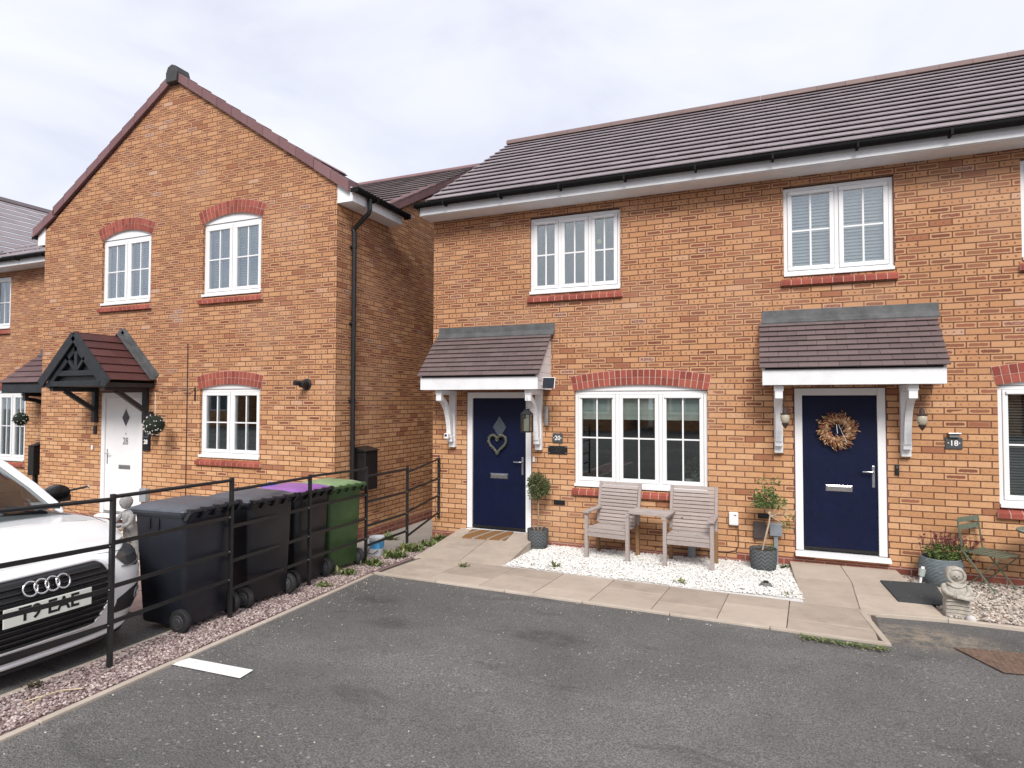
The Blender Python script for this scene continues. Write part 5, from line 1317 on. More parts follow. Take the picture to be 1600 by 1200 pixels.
weed((3.93, -1.36, .12), .05, 22, 'green weed at the edge of the white chippings, in front of the right wooden chair', size=.06)
weed((5.0, -1.42, .13), .05, 14, 'thin grassy weed at the corner of the white chippings by the right-hand path', size=.07, blades=14)
weed((1.37, -1.62, .115), .07, 34, 'small weed growing out of a paving joint below the doormat', size=.045)
weed((5.02, -.17, .10), .05, 50, 'leafy weed squeezed between the grey conduit and the paving', size=.06)
weed((-.55, -.35, .01), .08, 70, 'bushy weed on the side path behind the paint tub', size=.09)
for (x, y, r_, n, s_, lb) in ((.30, -1.95, .10, 90, .06, 'low weeds in the plum gravel beside the green bin'), (.28, -1.45, .12, 110, .07, 'weedy clump in the gravel beside the paint tub'), (.22, -.98, .12, 120, .075, 'tallest clump of weeds by the railing post near the corner'),
                        (.27, -.55, .12, 90, .06, 'dry pale weeds between the railing and the ramped path'), (.25, -.16, .10, 90, .065, 'green weeds at the foot of the brick corner'), (.28, -2.5, .10, 70, .05, 'scattered weeds in the gravel under the purple lidded bin'), (.42, -3.05, .08, 40, .04, 'sparse weed by the third railing post')):
    weed((x, y, gz(x, y)+.01), r_*1.25, int(n*1.8), lb, size=s_*1.2, blades=int(n*.6))
cr_ = MB()
for k in range(420):
    t = rnd(); x = 5.06+t*.62+random.gauss(0, .03); y = -2.68-.05*t-abs(random.gauss(0, .045))-(.05 if .35 < t < .9 else 0)*rnd(); z = gz(x, y)+.004+rnd()*.015
    a = rnd()*6.28; s_ = random.uniform(.008, .022); cr_.add([(x, y, z), (x+s_*math.cos(a), y+s_*math.sin(a), z+s_*.4), (x+s_*1.5*math.cos(a+.5), y+s_*1.5*math.sin(a+.5), z+.006), (x+s_*math.cos(a+1), y+s_*math.sin(a+1), z+s_*.2)], [(0, 1, 2, 3)])
cr_.build('weed', WEED, loc=(5.4, -2.75, .18), label='creeping green weeds along the outer kerb corner of the paving', cat='weed')
for (x, y, lb) in ((-1.9, -2.9, 'green weed in the pale gravel, nearer the white door'), (-1.55, -3.2, 'green weed in the pale gravel, nearer the bins')): weed((x, y, gz(x, y)+.01), .09, 50, lb, size=.06)
m = MB(); m.tube([(.62, -6.02, .30), (.68, -5.95, .315), (.70, -5.85, .31), (.78, -5.78, .305)], .004, 5); m.tube([(.68, -5.95, .315), (.72, -6.05, .305), (.73, -6.12, .30)], .003, 5); m.build('twig', varied('dry_straw', (.6, .5, .33), .8), loc=(.68, -5.95, .3), label='dry straw-coloured twig lying on the plum gravel', cat='twig')
weed((.42, -5.85, gz(.42, -5.85)), .05, 60, 'dark dry weed on the inner gravel edge near the white car', size=.04, mat=make_leaf('brown_weed', [(0, (.06, .05, .03)), (1, (.14, .12, .07))]))

# ------------------------------------------------------------------ things on and beside the right-hand terrace
def lantern(name, loc, w_, h, label, m=BLACK, cord=.1):
    x, y, z = loc; root = empty(name, loc, label, 'lantern')     # loc: bottom centre
    f = MB(); f.box(x-w_/2-.006, x+w_/2+.006, y-w_/2-.006, y+w_/2+.006, z, z+.018)
    for sx in (-1, 1):
        for sy in (-1, 1): f.box(x+sx*w_/2-.005, x+sx*w_/2+.005, y+sy*w_/2-.005, y+sy*w_/2+.005, z+.018, z+h*.72)
    f.box(x-w_/2-.006, x+w_/2+.006, y-w_/2-.006, y+w_/2+.006, z+h*.72, z+h*.72+.01)
    a, b = w_/2+.008, .022; z1, z2 = z+h*.73+.008, z+h*.93
    f.hexa([(x-a, y-a, z1), (x+a, y-a, z1), (x+a, y+a, z1), (x-a, y+a, z1), (x-b, y-b, z2), (x+b, y-b, z2), (x+b, y+b, z2), (x-b, y+b, z2)])
    f.box(x-.03, x+.03, y-.03, y+.03, z2, z2+.012)
    f.tube([(x-.02, y, z2), (x-.016, y, z+h), (x, y, z+h+.012), (x+.016, y, z+h), (x+.02, y, z2)], .003, 6)
    f.tube([(x, y, z+h+.01), (x, y, z+h+cord)], .0025, 5)
    f.build('frame', m, root)
    g = MB(); e_ = w_/2-.004
    for q in ((x-e_, x+e_, y-e_-.001, y-e_), (x-e_, x+e_, y+e_, y+e_+.001), (x-e_-.001, x-e_, y-e_, y+e_), (x+e_, x+e_+.001, y-e_, y+e_)): g.box(*q, z+.02, z+h*.71)
    g.build('glass', LGLASS, root)
    MB().lathe((x, y, z+.018), [(.044, 0), (.044, .16), (.038, .166), (.004, .16)], 16).build('candle', WAX, root); return root
lantern('lantern', (1.775, -.52, 1.715), .128, .335, 'black lantern with a white candle hanging from the porch bracket at number 20', cord=.16)
c = MB(); c.tube([(1.905, -.075, 1.80), (1.905, -.075, 2.07)], .029, 18); o = c.build('wall_light', STEEL, loc=(1.905, 0, 1.8), label='brushed steel cylinder wall light beside the left porch', cat='wall light', smooth=False); sharp(o, 50)
MB().box(1.885, 1.925, -.05, -.001, 1.86, 2.0).build('back_plate', STEEL, o)
def sign(x0, x1, z0, z1, mat, txt, size, label, col_=STONEW, bold=.0012, y=0, bol=False, tx=0, rnd_=.006):
    o = MB().box(x0, x1, y-.016, y-.002, z0, z1).build('house_sign', mat, loc=((x0+x1)/2, y, (z0+z1)/2), label=label, cat='house sign', bevel=rnd_)
    text_obj('number', txt, ((x0+x1)/2+tx, y-.0175, (z0+z1)/2), size, col_, o, extrude=.0015, bold=bold)
    if bol:
        b = MB()
        for x in (x0+.018, x1-.018):
            for z in (z0+.018, z1-.018): b.lathe((x, y-.016, z), [(.007, 0), (.007, -.006), (.003, -.009)], 8, axis='y')
        b.build('screws', STEEL, o)
    return o
sign(1.975, 2.125, 1.545, 1.685, SLATE, '·20·', .088, 'square grey slate sign with a white number 20')
sign(1.905, 2.195, 1.385, 1.505, BLACK, '20', .11, 'glossy black plaque with raised black number 20 and four screws', col_=varied('black_lettering', (.03, .03, .032), .25), bold=.003, bol=True)
s18 = sign(6.70, 6.865, 1.605, 1.735, SLATE, '·18·', .085, 'grey slate sign with a white number 18')
MB().box(6.735, 6.83, -.045, -.003, 1.737, 1.775).box(6.72, 6.845, -.07, -.003, 1.776, 1.79).build('sign_lamp', STEEL, s18, bevel=.004)
MB().box(1.67, 1.70, -.02, -.001, 1.26, 1.335).build('doorbell', WHITE, loc=(1.685, 0, 1.3), label='white bell push beside the left navy door', cat='doorbell', bevel=.004)
o = MB().box(6.20, 6.245, -.025, -.001, 1.285, 1.41).build('doorbell', BLACK, loc=(6.22, 0, 1.35), label='black video doorbell beside the right navy door', cat='doorbell', bevel=.006)
MB().lathe((6.2225, -.025, 1.375), [(.014, 0), (.012, -.004), (.002, -.006)], 14, axis='y').build('camera_lens', GLASS_UP if False else CHEVM, o)
o = MB().hexa([(1.99, -.50, 2.325), (2.14, -.46, 2.325), (2.14, -.45, 2.325), (1.99, -.49, 2.325), (1.99, -.46, 2.465), (2.14, -.42, 2.465), (2.14, -.41, 2.465), (1.99, -.45, 2.465)]).build('solar_panel', varied('solar_cell', (.02, .025, .035), .65, spec=.15), loc=(2.06, -.45, 2.4), label='small solar panel fixed to the right corner of the left porch', cat='solar panel')
(lambda: 0)() or MB().hexa([(2.0, -.5015+.003, 2.335), (2.13, -.466, 2.335), (2.13, -.462, 2.335), (2.0, -.495, 2.335), (2.0, -.4665+.001, 2.455), (2.13, -.431, 2.455), (2.13, -.427, 2.455), (2.0, -.462, 2.455)]).build('solar_cells', varied('solar_cell', (.02, .025, .035), .65, spec=.15), o) if False else MB().hexa([(1.983, -.488, 2.318), (2.147, -.448, 2.318), (2.147, -.438, 2.318), (1.983, -.478, 2.318), (1.983, -.448, 2.472), (2.147, -.408, 2.472), (2.147, -.398, 2.472), (1.983, -.438, 2.472)]).build('frame', WHITE, o)
MB().bar((1.95, -.40, 2.38), (2.03, -.44, 2.38), .02, .02).build('arm', WHITE, o)
o = MB().box(.325, .395, -.235, -.17, 1.575, 1.66).build('security_camera', WHITE, loc=(.36, -.2, 1.6), label='small white camera on the left porch bracket', cat='camera', bevel=.012)
MB().lathe((.358, -.235, 1.628), [(.02, 0), (.018, -.006), (.003, -.009)], 16, axis='y').build('lens', BLACK, o)
for x, xx, lb in ((4.955, 5.02, 'teardrop glass lantern hanging left of the right navy door'), (6.31, 6.395, 'teardrop glass lantern hanging right of the right navy door')):
    y = -.44; root = empty('hanging_light', (xx, y, 1.84), lb, 'lantern')
    AM = varied('smoky_glass', (.42, .38, .29), .25, .15, 20, spec=.6)
    o = MB().lathe((xx, y, 1.84), [(.022, .035), (.042, .06), (.052, .10), (.05, .14), (.044, .15)], 16).build('shade', AM, root); sharp(o, 60)
    m = MB().lathe((xx, y, 1.84), [(.001, -.02), (.008, -.01), (.03, .02), (.042, .045), (.022, .036)], 14); m.lathe((xx, y, 1.84), [(.05, .148), (.058, .155), (.03, .17), (.024, .22), (.006, .235)], 14)
    for sx in (-1, 1): m.tube([(xx+sx*.055, y, 1.995), (xx, y, 2.20)], .002, 5)
    m.tube([(xx, y, 2.06), (xx, y, 2.22)], .002, 5); m.build('frame', varied('dark_bronze', (.05, .03, .025), .45), root)
# wreaths
wr = MB(); cx, cz, Y_ = 5.605, 1.80, -.005
for k in range(1500):
    a = rnd()*6.283; rr = random.gauss(.135, .032); p = Vector((cx+rr*math.cos(a), Y_-abs(random.gauss(.02, .018)), cz+rr*math.sin(a)))
    d = Vector((math.cos(a+random.gauss(.6, .5)), -random.uniform(.0, .9), math.sin(a+random.gauss(.6, .5)))).normalized(); s_ = random.uniform(.025, .06); sd_ = d.cross(Vector((random.gauss(0, 1), 1, random.gauss(0, 1)))).normalized()
    wr.add([p, p+d*s_*.5+sd_*s_*.14, p+d*s_, p+d*s_*.5-sd_*s_*.14], [(0, 1, 2, 3)])
wr.tube([(cx+.13*math.cos(t*.3142), Y_-.01, cz+.13*math.sin(t*.3142)) for t in range(21)], .03, 8, cap=False)
o = wr.build('wreath', WREATH_M, loc=(cx, 0, cz), label='round dried leaf wreath with a white ribbon on the right navy door', cat='wreath')
MB().bar((cx+.01, -.065, cz+.07), (cx+.10, -.075, cz-.155), .008, .003).bar((cx-.01, -.065, cz+.07), (cx, -.07, cz-.04), .012, .003).build('ribbon', STONEW, o)
hp = []
for t in range(41):
    a = t*2*math.pi/40; x = 16*math.sin(a)**3; z = 13*math.cos(a)-5*math.cos(2*a)-2*math.cos(3*a)-math.cos(4*a); hp.append((1.115+x*.0088, -.03, 1.525+z*.0094))
hw_ = MB().tube(hp, .015, 8, cap=False)
for k in range(420):
    p = Vector(random.choice(hp)); d = Vector((random.gauss(0, 1), -abs(random.gauss(0, .6)), random.gauss(0, 1))).normalized(); s_ = .022; sd_ = d.cross(Vector((0, 1, .2))).normalized(); p += d*.008
    hw_.add([p, p+d*s_*.5+sd_*s_*.2, p+d*s_, p+d*s_*.5-sd_*s_*.2], [(0, 1, 2, 3)])
hw_.build('wreath', make_leaf('grey_green_wreath', [(0, (.05, .055, .04)), (.85, (.12, .12, .09)), (1, (.5, .5, .42))], .7), loc=(1.115, 0, 1.5), label='heart-shaped grey wreath on the left navy door', cat='wreath')
# boxes on the wall
o = MB().box(4.36, 4.475, -.06, -.001, .565, .73).build('outdoor_socket', WHITE, loc=(4.42, 0, .65), label='white outdoor socket box to the right of the wooden seat', cat='socket', bevel=.012)
MB().box(4.425, 4.45, -.063, -.059, .69, .70).build('switch', BLACK, o)
MB().box(4.65, 4.80, -.06, -.001, .42, .63).build('utility_box', BROWNBOX, loc=(4.72, 0, .5), label='dark brown utility box low on the wall behind the leaning olive tree', cat='utility box', bevel=.012)
o = MB().box(4.84, 4.985, -.07, -.001, .47, .63).build('utility_box', GREYBOX, loc=(4.91, 0, .5), label='grey meter box with a conduit running down to the ground', cat='utility box', bevel=.01)
MB().box(4.885, 4.935, -.05, -.001, .08, .47).build('conduit', GREYBOX, o, bevel=.01)
MB().tube([(3.90, -.05, .02), (3.90, -.05, .27)], .05, 14).build('drain_pipe', GREYBOX, loc=(3.9, -.05, .1), label='short grey pipe stub behind the right wooden chair', cat='pipe')
# mats
def flat(name, pts, hf, mat, label, cat, t=.015):
    m = MB(); vs_ = [(x, y, hf(x, y)+.014) for x, y in pts]+[(x, y, hf(x, y)+.014+t) for x, y in pts]; n = len(pts)
    m.add(vs_, [tuple(range(n))[::-1], tuple(range(n, 2*n))]+[(i, (i+1) % n, n+(i+1) % n, n+i) for i in range(n)])
    return m.build(name, mat, loc=(pts[0][0], pts[0][1], hf(*pts[0])), label=label, cat=cat, bevel=.003)
COIR = Mt('coir', .95, spec=.1); a = COIR; n_ = a.noise(220, None, 2, .8); wv = a.n('ShaderNodeTexWave'); wv.inputs['Scale'].default_value = 1.1; wv.inputs['Distortion'].default_value = 14; wv.inputs['Detail'].default_value = 0; wv.inputs['Detail Scale'].default_value = .7; a.lk(a.pos(), wv.inputs[0])
a.col(a.mix(a.sm(wv.outputs[1], .90, .95), a.ramp(n_, [(.3, (.16, .075, .03)), (.7, (.34, .19, .085))]), (.33, .31, .28))); a.bump(n_, .8, .006)
flat('doormat', [(.72, -.06), (.76, -.48), (1.42, -.44), (1.38, -.035)], PZ20, COIR.m, 'brown coir doormat with a curly pattern at number 20', 'doormat')
RM = Mt('dark_mat', .95, spec=.1); a = RM; n_ = a.noise(160, None, 3, .8); sc_ = a.sm(a.noise(6, a.scl(a.pos(), (6, 1, 1)), 4, .7), .64, .7); a.col(a.mix(a.ma('MULTIPLY', sc_, .35), a.ramp(n_, [(.3, (.04, .043, .045)), (.7, (.085, .09, .093))]), (.3, .31, .31))); a.bump(n_, .8, .005)
flat('doormat', [(5.95, -.58), (6.0, -1.28), (6.42, -1.28), (6.47, -.53)], PZ18, RM.m, 'dark grey doormat lying askew on the right-hand path', 'doormat')
# monk statue, egg stone, flat stone
ml = (6.42, -1.50, .135)
rm = empty('stone_statue', ml, 'small carved stone monk reading on a block at the edge of the mixed gravel', 'statue')
x, y, z = ml
b = MB(); b.hexa([(x-.095, y-.07, z), (x+.10, y-.09, z), (x+.115, y+.07, z), (x-.09, y+.08, z), (x-.085, y-.055, z+.215), (x+.095, y-.075, z+.20), (x+.11, y+.06, z+.20), (x-.085, y+.07, z+.215)])
bo = b.build('block', STONE, rm, bevel=.015)
s = MB(); s.lathe((x, y, z+.19), [(.095, 0), (.11, .02), (.105, .06), (.085, .11), (.06, .145), (.035, .16)], 20, jitter=.03); s.lathe((x, y-.008, z+.385), [(.02, -.045), (.05, -.025), (.06, .005), (.052, .035), (.03, .055), (.004, .062)], 18, jitter=.02)
for sg in (-1, 1): s.tube([(x+sg*.08, y-.01, z+.32), (x+sg*.12, y-.06, z+.25), (x+sg*.03, y-.115, z+.225)], [.03, .033, .022], 10)
so = s.build('figure', STONE, rm, smooth=True, sub=1)
h_ = MB(); h_.lathe((x, y+.016, z+.40), [(.03, -.075), (.06, -.05), (.078, -.01), (.076, .03), (.055, .06), (.005, .075)], 20)
h_.tube([(x+.066*math.cos(t*.2618), y-.040, z+.395+.064*math.sin(t*.2618)) for t in range(25)], .014, 7, cap=False)
h_.tube([(x-.07, y-.045, z+.325), (x-.03, y-.075, z+.305), (x, y-.08, z+.30), (x+.03, y-.075, z+.305), (x+.07, y-.045, z+.325)], .013, 7); h_.build('cowl', STONE, so, smooth=True)
h_ = MB()
for k in range(5): h_.tube([(x-.085, y-.066-.002*k, z+.03+k*.035), (x, y-.078, z+.036+k*.035), (x+.09, y-.087, z+.03+k*.035)], .0045, 5)
h_.build('carved_lines', STONE, bo)
f_ = MB()
for sx in (-.018, .018): f_.lathe((x+sx, y-.066, z+.40), [(.002, -.004), (.007, 0), (.002, .004)], 8, axis='y')
f_.lathe((x, y-.068, z+.385), [(.002, -.012), (.009, -.002), (.006, .01)], 8, axis='y'); f_.tube([(x-.02, y-.064, z+.367), (x, y-.068, z+.364), (x+.02, y-.064, z+.367)], .003, 6); f_.build('face', varied('shadowed_stone', (.22, .2, .17), .9), so)
MB().hexa([(x-.02, y-.135, z+.215), (x+.10, y-.15, z+.20), (x+.12, y-.10, z+.225), (x, y-.09, z+.235), (x-.02, y-.135, z+.225), (x+.10, y-.15, z+.212), (x+.12, y-.10, z+.237), (x, y-.09, z+.245)]).build('book', STONE, rm)
MB().lathe((x+.085, y-.13, z+.01), [(.001, -.005), (.03, .005), (.042, .03), (.03, .058), (.002, .066)], 16).build('egg_stone', varied('pale_pebble', (.55, .52, .5), .7), loc=(x+.085, y-.13, z), label='pale egg-shaped stone at the foot of the monk statue', cat='stone', smooth=True)
MB().box(x-.13, x+.14, y-.17, y-.06, z-.0, z+.022).build('flat_stone', varied('flat_pale_stone', (.5, .46, .4), .85, .3, 12, bump=.5), loc=(x, y-.15, z), label='thin pale slab under the monk statue', cat='stone', bevel=.012)
# solar rock light
m = MB(); m.lathe((4.79, -1.14, .11), [(.06, -.01), (.07, .015), (.062, .045), (.045, .068), (.032, .075), (.002, .072)], 12, jitter=.14)
o = m.build('rock_light', varied('grey_rock', (.15, .155, .145), .85, .45, 25, bump=.7), loc=(4.79, -1.14, .11), label='fake grey rock solar light on the white chippings', cat='garden light', smooth=True)
MB().hexa([(4.765, -1.17, .183), (4.815, -1.175, .181), (4.82, -1.125, .19), (4.77, -1.12, .192), (4.765, -1.17, .189), (4.815, -1.175, .187), (4.82, -1.125, .196), (4.77, -1.12, .198)]).build('solar_cells', BLACK, o)
# stake light
rs_ = empty('stake_light', (6.33, -.52, .12), 'short white solar stake light leaning beside the grey planter', 'garden light')
MB().tube([(6.325, -.53, .12), (6.345, -.52, .26)], .013, 10).build('stake', WHITE, rs_)
MB().tube([(6.345, -.52, .26), (6.36, -.515, .335)], [.03, .034], 12).build('glass', AM if False else varied('frosted_glass', (.38, .42, .40), .2), rs_); MB().tube([(6.36, -.515, .335), (6.365, -.51, .36)], [.018, .016], 10).build('cap', WHITE, rs_)
# drain cover
m = MB(); P0 = (6.12, -2.44)
o = flat('manhole_cover', [(6.17, -2.46), (6.36, -2.94), (7.3, -2.82), (7.1, -2.34)], lambda x, y: gz(x, y)-.012, varied('rusty_iron', (.15, .095, .07), .85, .4, 12, bump=.3), 'rusty brown patterned manhole cover set in the asphalt at the right edge', 'manhole cover', t=.004)
g = MB()
for i in range(24):
    for j in range(12):
        u, v = (i+.5+(.25 if j % 2 else -.25))/24, (j+.5)/12; x = 6.17+.93*u+.2*(1-v)*1.0*.95; y = -2.46+.11*u-.48*(1-v)
        x = (6.17*(1-u)+7.1*u)*v+(6.36*(1-u)+7.3*u)*(1-v); y = (-2.46*(1-u)-2.34*u)*v+(-2.94*(1-u)-2.82*u)*(1-v)
        a = .6 if (i+j) % 2 else -.7; c_, s_ = math.cos(a)*.014, math.sin(a)*.014
        g.bar((x-c_, y-s_, gz(x, y)+.008), (x+c_, y+s_, gz(x, y)+.008), .007, .004)
g.build('tread_pattern', varied('worn_iron', (.20, .135, .10), .7, .3, 30), o)
# paint tub
bx_, by_ = -.03, -1.43; bz = gz(bx_, by_)+.01
o = MB().lathe((bx_, by_, bz), [(.088, 0), (.098, .22), (.102, .225), (.102, .25), (.094, .25), (.092, .22), (.01, .215)], 24).build('paint_tub', WHITE_P, loc=(bx_, by_, bz), label='white plastic paint tub with a blue label behind the railing', cat='tub'); sharp(o, 40)
MB().lathe((bx_, by_, bz), [(.0935, .10), (.0995, .205), (.099, .205), (.092, .10)], 24).build('tub_label', varied('blue_label', (.08, .33, .62), .5, .45, 18), o)
MB().tube([(bx_-.10, by_-.02, bz+.10), (bx_-.06, by_-.12, bz+.05), (bx_+.02, by_-.125, bz+.04), (bx_+.08, by_-.08, bz+.09)], .006, 6).build('tub_handle', BLACK, o)
# small yellow disc and sill ornaments inside the windows
MB().lathe((2.63, .13, 4.43), [(.002, -.004), (.035, -.003), (.035, .003), (.002, .004)], 20, axis='y').build('sun_catcher', varied('yellow_disc', (.8, .72, .12), .4), loc=(2.63, .13, 4.43), label='small yellow disc hanging in the three-light upper window', cat='ornament')
o = MB().lathe((3.20, .18, .97), [(.05, 0), (.06, .02), (.045, .05), (.02, .065), (.002, .068)], 14, jitter=.08).build('shell', STONEW, loc=(3.2, .18, .97), label='white shell on the inner sill, centre light of the lower window', cat='ornament', smooth=True)
MB().box(2.98, 3.10, .16, .20, .965, .985).build('driftwood', STONEW, loc=(3.0, .18, .97), label='pale driftwood strip on the inner window sill beside the shell', cat='ornament')
rp = empty('pot_plant', (3.93, .22, .97), 'white flowering pot plant inside the right light of the lower window', 'pot plant')
MB().lathe((3.84, .22, .965), [(.04, 0), (.055, .13), (.01, .13)], 16).build('pot', WHITE_P, rp)
leaves('foliage', [(3.91, .22, 1.22, .11, .07, .15), (3.96, .22, 1.12, .07, .06, .09)], 260, .05, LEAF, rp); leaves('flowers', [(3.95, .20, 1.14, .07, .05, .09)], 40, .022, STONEW, rp, narrow=.8)
MB().box(2.0, 4.4, .115, .26, .935, .962).build('window_board', WHITE_P, HB)

# ------------------------------------------------------------------ things on and beside the left-hand house
def ball(loc, r, label, bracket):
    x, y, z = loc; root = empty('topiary_ball', loc, label, 'hanging ball')
    MB().lathe((x, y, z), [(.001, -r*.86)]+[(r*.86*math.sin(t*.3142), -r*.86*math.cos(t*.3142)) for t in range(1, 10)]+[(.001, r*.86)], 16).build('core', varied('dark_moss', (.01, .018, .01), .9), root)
    leaves('foliage', [(x, y, z, r*.85, r*.85, r*.85)], 900, .03, make_leaf('box_leaf', [(0, (.012, .025, .012)), (1, (.04, .07, .03))]), root)
    f = MB()
    for k in range(60):
        d = Vector((random.gauss(0, 1), random.gauss(0, 1), random.gauss(0, 1))).normalized(); p = Vector(loc)+d*r*1.02; f.lathe(p, [(.001, -.009), (.009, 0), (.001, .009)], 6)
    f.build('flowers', STONEW, root)
    bx, by, bzz = bracket; m = MB(); m.tube([(x, y, z+r*.9), (x, y, bzz+.05)], .003, 5); m.build('cord', STONEW, root)
    m = MB(); m.box(bx-.012, bx+.012, by-.012, by-.001, bzz-.10, bzz+.12); m.tube([(bx, by-.01, bzz+.10), (bx-(bx-x)*.8, by-.01-(by-y)*.7, bzz+.02), (x, y, bzz+.05)], .006, 6)
    m.tube([(bx, by-.01, bzz+.10), (bx-(bx-x)*.9, y+.02, bzz+.10)], .005, 6)
    m.tube([(x+.02*math.cos(t*.5)+.01, y, bzz+.06+.02*math.sin(t*.5)) for t in range(10)], .005, 5); m.build('hook_bracket', BLACK, root)
ball((-4.16, -1.55, 1.76), .165, 'green topiary ball with white flowers hanging right of the white door', (-3.70, AY, 2.24))
ball((-9.30, -.62, 1.765), .15, 'green topiary ball with white flowers hanging at the far left edge', (-9.1, CY, 2.22))
lantern('wall_lantern', (-4.56, AY-.12, 1.56), .13, .42, 'black wall lantern beside the porch bracket of number 28', cord=.0)
sg_ = MB().box(-4.875, -4.705, AY-.03, AY-.001, 1.30, 1.61).build('house_sign', varied('gloss_black', (.012, .012, .016), .25), loc=(-4.79, AY, 1.45), label='tall black illuminated number plate for number 28', cat='house sign', bevel=.006)
MB().box(-4.855, -4.725, AY-.036, AY-.03, 1.52, 1.595).build('solar_cells', OBSC, sg_); text_obj('number', '28', (-4.79, AY-.033, 1.45), .10, STONEW, sg_, extrude=.002, bold=.003, sx=.9)
MB().box(-6.13, -6.06, AY-.03, AY-.001, 1.56, 1.70).build('doorbell', BLACK, loc=(-6.1, AY, 1.6), label='black video doorbell left of the white door', cat='doorbell', bevel=.006)
MB().box(-6.19, -6.15, AY-.02, AY-.001, 1.28, 1.36).build('doorbell', WHITE, loc=(-6.17, AY, 1.3), label='white bell push on the brick left of the white door', cat='doorbell', bevel=.004)
MB().box(-4.85, -4.70, AY-.09, AY-.001, .46, .68).build('utility_box', GREYBOX, loc=(-4.78, AY, .5), label='pale grey utility box beside the foot of the white door', cat='utility box', bevel=.01)
o = MB().box(AX1+.001, AX1+.20, -.74, -.42, .80, 1.38).build('meter_box', BLACK, loc=(AX1, -.5, 1.0), label='black gas meter box on the side wall behind the downpipe', cat='meter box', bevel=.012)
MB().hexa([(AX1+.001, -.76, 1.382), (AX1+.22, -.76, 1.382), (AX1+.22, -.40, 1.382), (AX1+.001, -.40, 1.382), (AX1+.001, -.76, 1.45), (AX1+.22, -.76, 1.395), (AX1+.22, -.40, 1.395), (AX1+.001, -.40, 1.45)]).build('lid', BLACK, o)
rb = empty('parcel_box', (-8.28, -.9, .1), 'tall black box on a post in front of the far left house', 'box')
MB().box(-8.36, -8.19, -1.0, -.82, .70, 1.26).build('box', BLACK, rb, bevel=.01); MB().prism([(-1.01, 1.262), (-.81, 1.262), (-.81, 1.33)], -8.37, -8.18, 'x').build('lid', BLACK, rb); MB().box(-8.31, -8.24, -.94, -.88, .1, .70).build('post', BLACK, rb)
# child statue
cx, cy = -2.62, -3.02; cz0 = gz(cx, cy)
rc = empty('garden_statue', (cx, cy, cz0), 'grey stone statue of a bending child between the white car and the bins', 'statue')
bm = bmesh.new(); J = {}
def jt(n, p, r): v = bm.verts.new((cx+p[0], cy+p[1], cz0+p[2])); J[n] = (v, r)
for n, p, r in (('pelvis', (0, 0, .38), .075), ('chest', (-.02, -.03, .56), .075), ('neck', (-.02, -.05, .66), .035), ('kl', (-.05, -.02, .22), .045), ('fl', (-.05, .0, .04), .035), ('tl', (-.05, -.08, .03), .03), ('kr', (.06, .02, .22), .045), ('fr', (.06, .02, .04), .035), ('tr', (.06, -.06, .03), .03),
                ('sl', (-.10, -.04, .60), .035), ('el', (-.16, -.10, .50), .028), ('hl', (-.12, -.18, .46), .024), ('sr', (.07, -.04, .60), .035), ('er', (.12, -.11, .50), .028), ('hr', (.06, -.18, .46), .024)): jt(n, p, r)
for a, b in (('pelvis', 'chest'), ('chest', 'neck'), ('pelvis', 'kl'), ('kl', 'fl'), ('fl', 'tl'), ('pelvis', 'kr'), ('kr', 'fr'), ('fr', 'tr'), ('chest', 'sl'), ('sl', 'el'), ('el', 'hl'), ('chest', 'sr'), ('sr', 'er'), ('er', 'hr')): bm.edges.new((J[a][0], J[b][0]))
me = bpy.data.meshes.new('figure'); order = [v for v, r in J.values()]; bm.to_mesh(me); bm.free()
me.transform(Matrix.Translation(-Vector((cx, cy, cz0))))
o = bpy.data.objects.new('figure', me); COL.objects.link(o); o.parent = rc; me.materials.append(varied('grey_stone', (.30, .30, .30), .85, .35, 25, bump=.6))
sk = o.modifiers.new('skin', 'SKIN'); o.modifiers.new('sub', 'SUBSURF').render_levels = 2
for v, (q, r) in zip(me.skin_vertices[0].data, J.values()): v.radius = (r, r)
me.skin_vertices[0].data[0].use_root = True
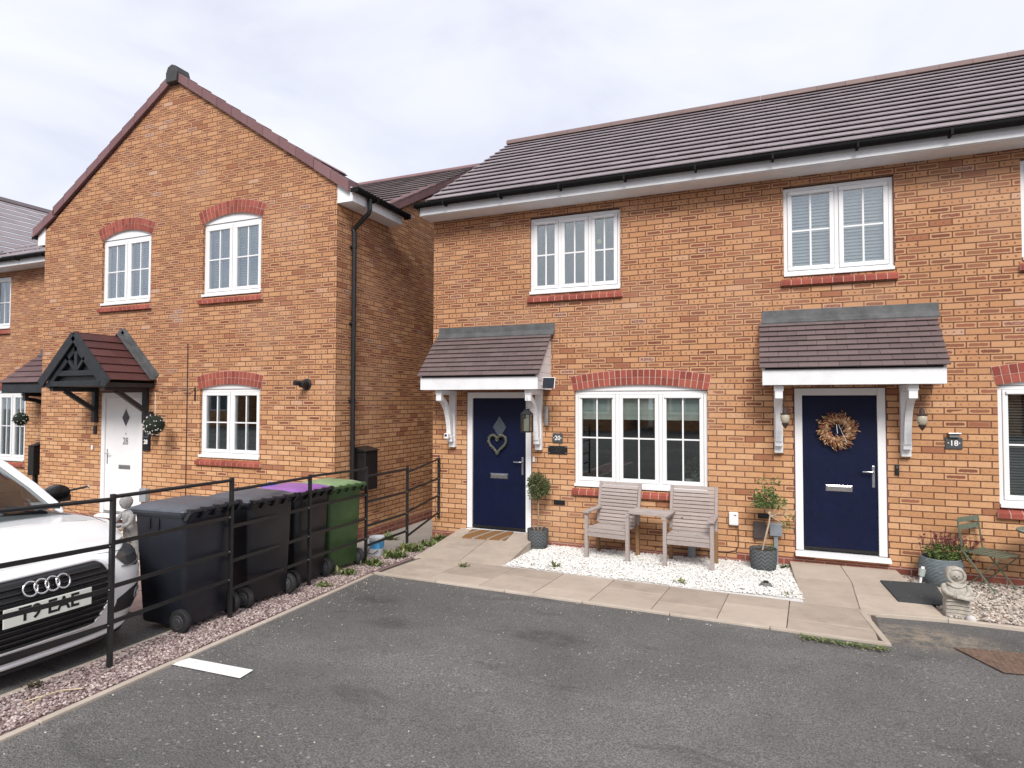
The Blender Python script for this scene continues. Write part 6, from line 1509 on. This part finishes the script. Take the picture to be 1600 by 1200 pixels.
hd = MB(); hd.lathe((cx-.02, cy-.06, cz0+.745), [(.002, -.085), (.045, -.07), (.072, -.02), (.078, .02), (.06, .06), (.03, .08), (.002, .085)], 18); hd.lathe((cx-.02, cy-.135, cz0+.735), [(.002, -.012), (.009, 0), (.004, .012)], 8); hd.build('head', me.materials[0], rc, smooth=True)
MB().lathe((cx-.03, cy-.19, cz0+.44), [(.02, 0), (.08, .02), (.10, .05), (.085, .05), (.02, .02)], 16).build('bowl', me.materials[0], rc, smooth=True)
MB().lathe((cx, cy-.03, cz0), [(.12, 0), (.13, .03), (.10, .05)], 16).build('plinth', me.materials[0], rc)
MB().tube([(.2, -.9, 0)]*2, .01, 4) if False else None

# ------------------------------------------------------------------ houses across the road (they show in the ground-floor panes)
def opposite():
    root = empty('opposite_house', (0, 0, 0), 'brick house across the road, seen only reflected in the ground-floor windows', 'house', 'houses across the road')
    m = MB(); m.box(-4, 4, -8, 0, -.6, 5.1); m.prism([(-8, 5.1), (0, 5.1), (-4, 7.6)], -4, 4, 'x'); m.build('wall', BRICK, root)
    for sg in (1, -1):
        m = MB(); tile_slope(m, (-4.1*sg, -4+sg*4.3, 4.95), (sg, 0, 0), (0, -sg*.85, .53), 8.2, 5.1, 1.0, 14, th=.04, stag=False); m.build('roof', TILE, root)
    for x, z, w_, h in ((-3, .9, 1.8, 1.3), (1.2, .9, 1.8, 1.3), (-2.8, 3.6, 1.3, 1.2), (1.4, 3.6, 1.3, 1.2)):
        f = MB().box(x, x+w_, -.02, .03, z, z+h).build('window', WHITE, root); MB().box(x+.1, x+w_/2-.05, .031, .04, z+.1, z+h-.1).build('pane', OBSC, f); MB().box(x+w_/2+.05, x+w_-.1, .031, .04, z+.1, z+h-.1).build('pane', OBSC, f)
    MB().box(-.7, .3, -.02, .04, 0, 2.1).build('door', NAVY, root)
    return root
h0 = opposite(); xs_ = [-45, -35.5, -26, -16.5, -7, 2.5, 12, 21.5]
for i, x in enumerate(xs_):
    h_ = h0 if i == 0 else copy_tree(h0); h_.location = (x, -27.5-(i % 3)*.8, .55)
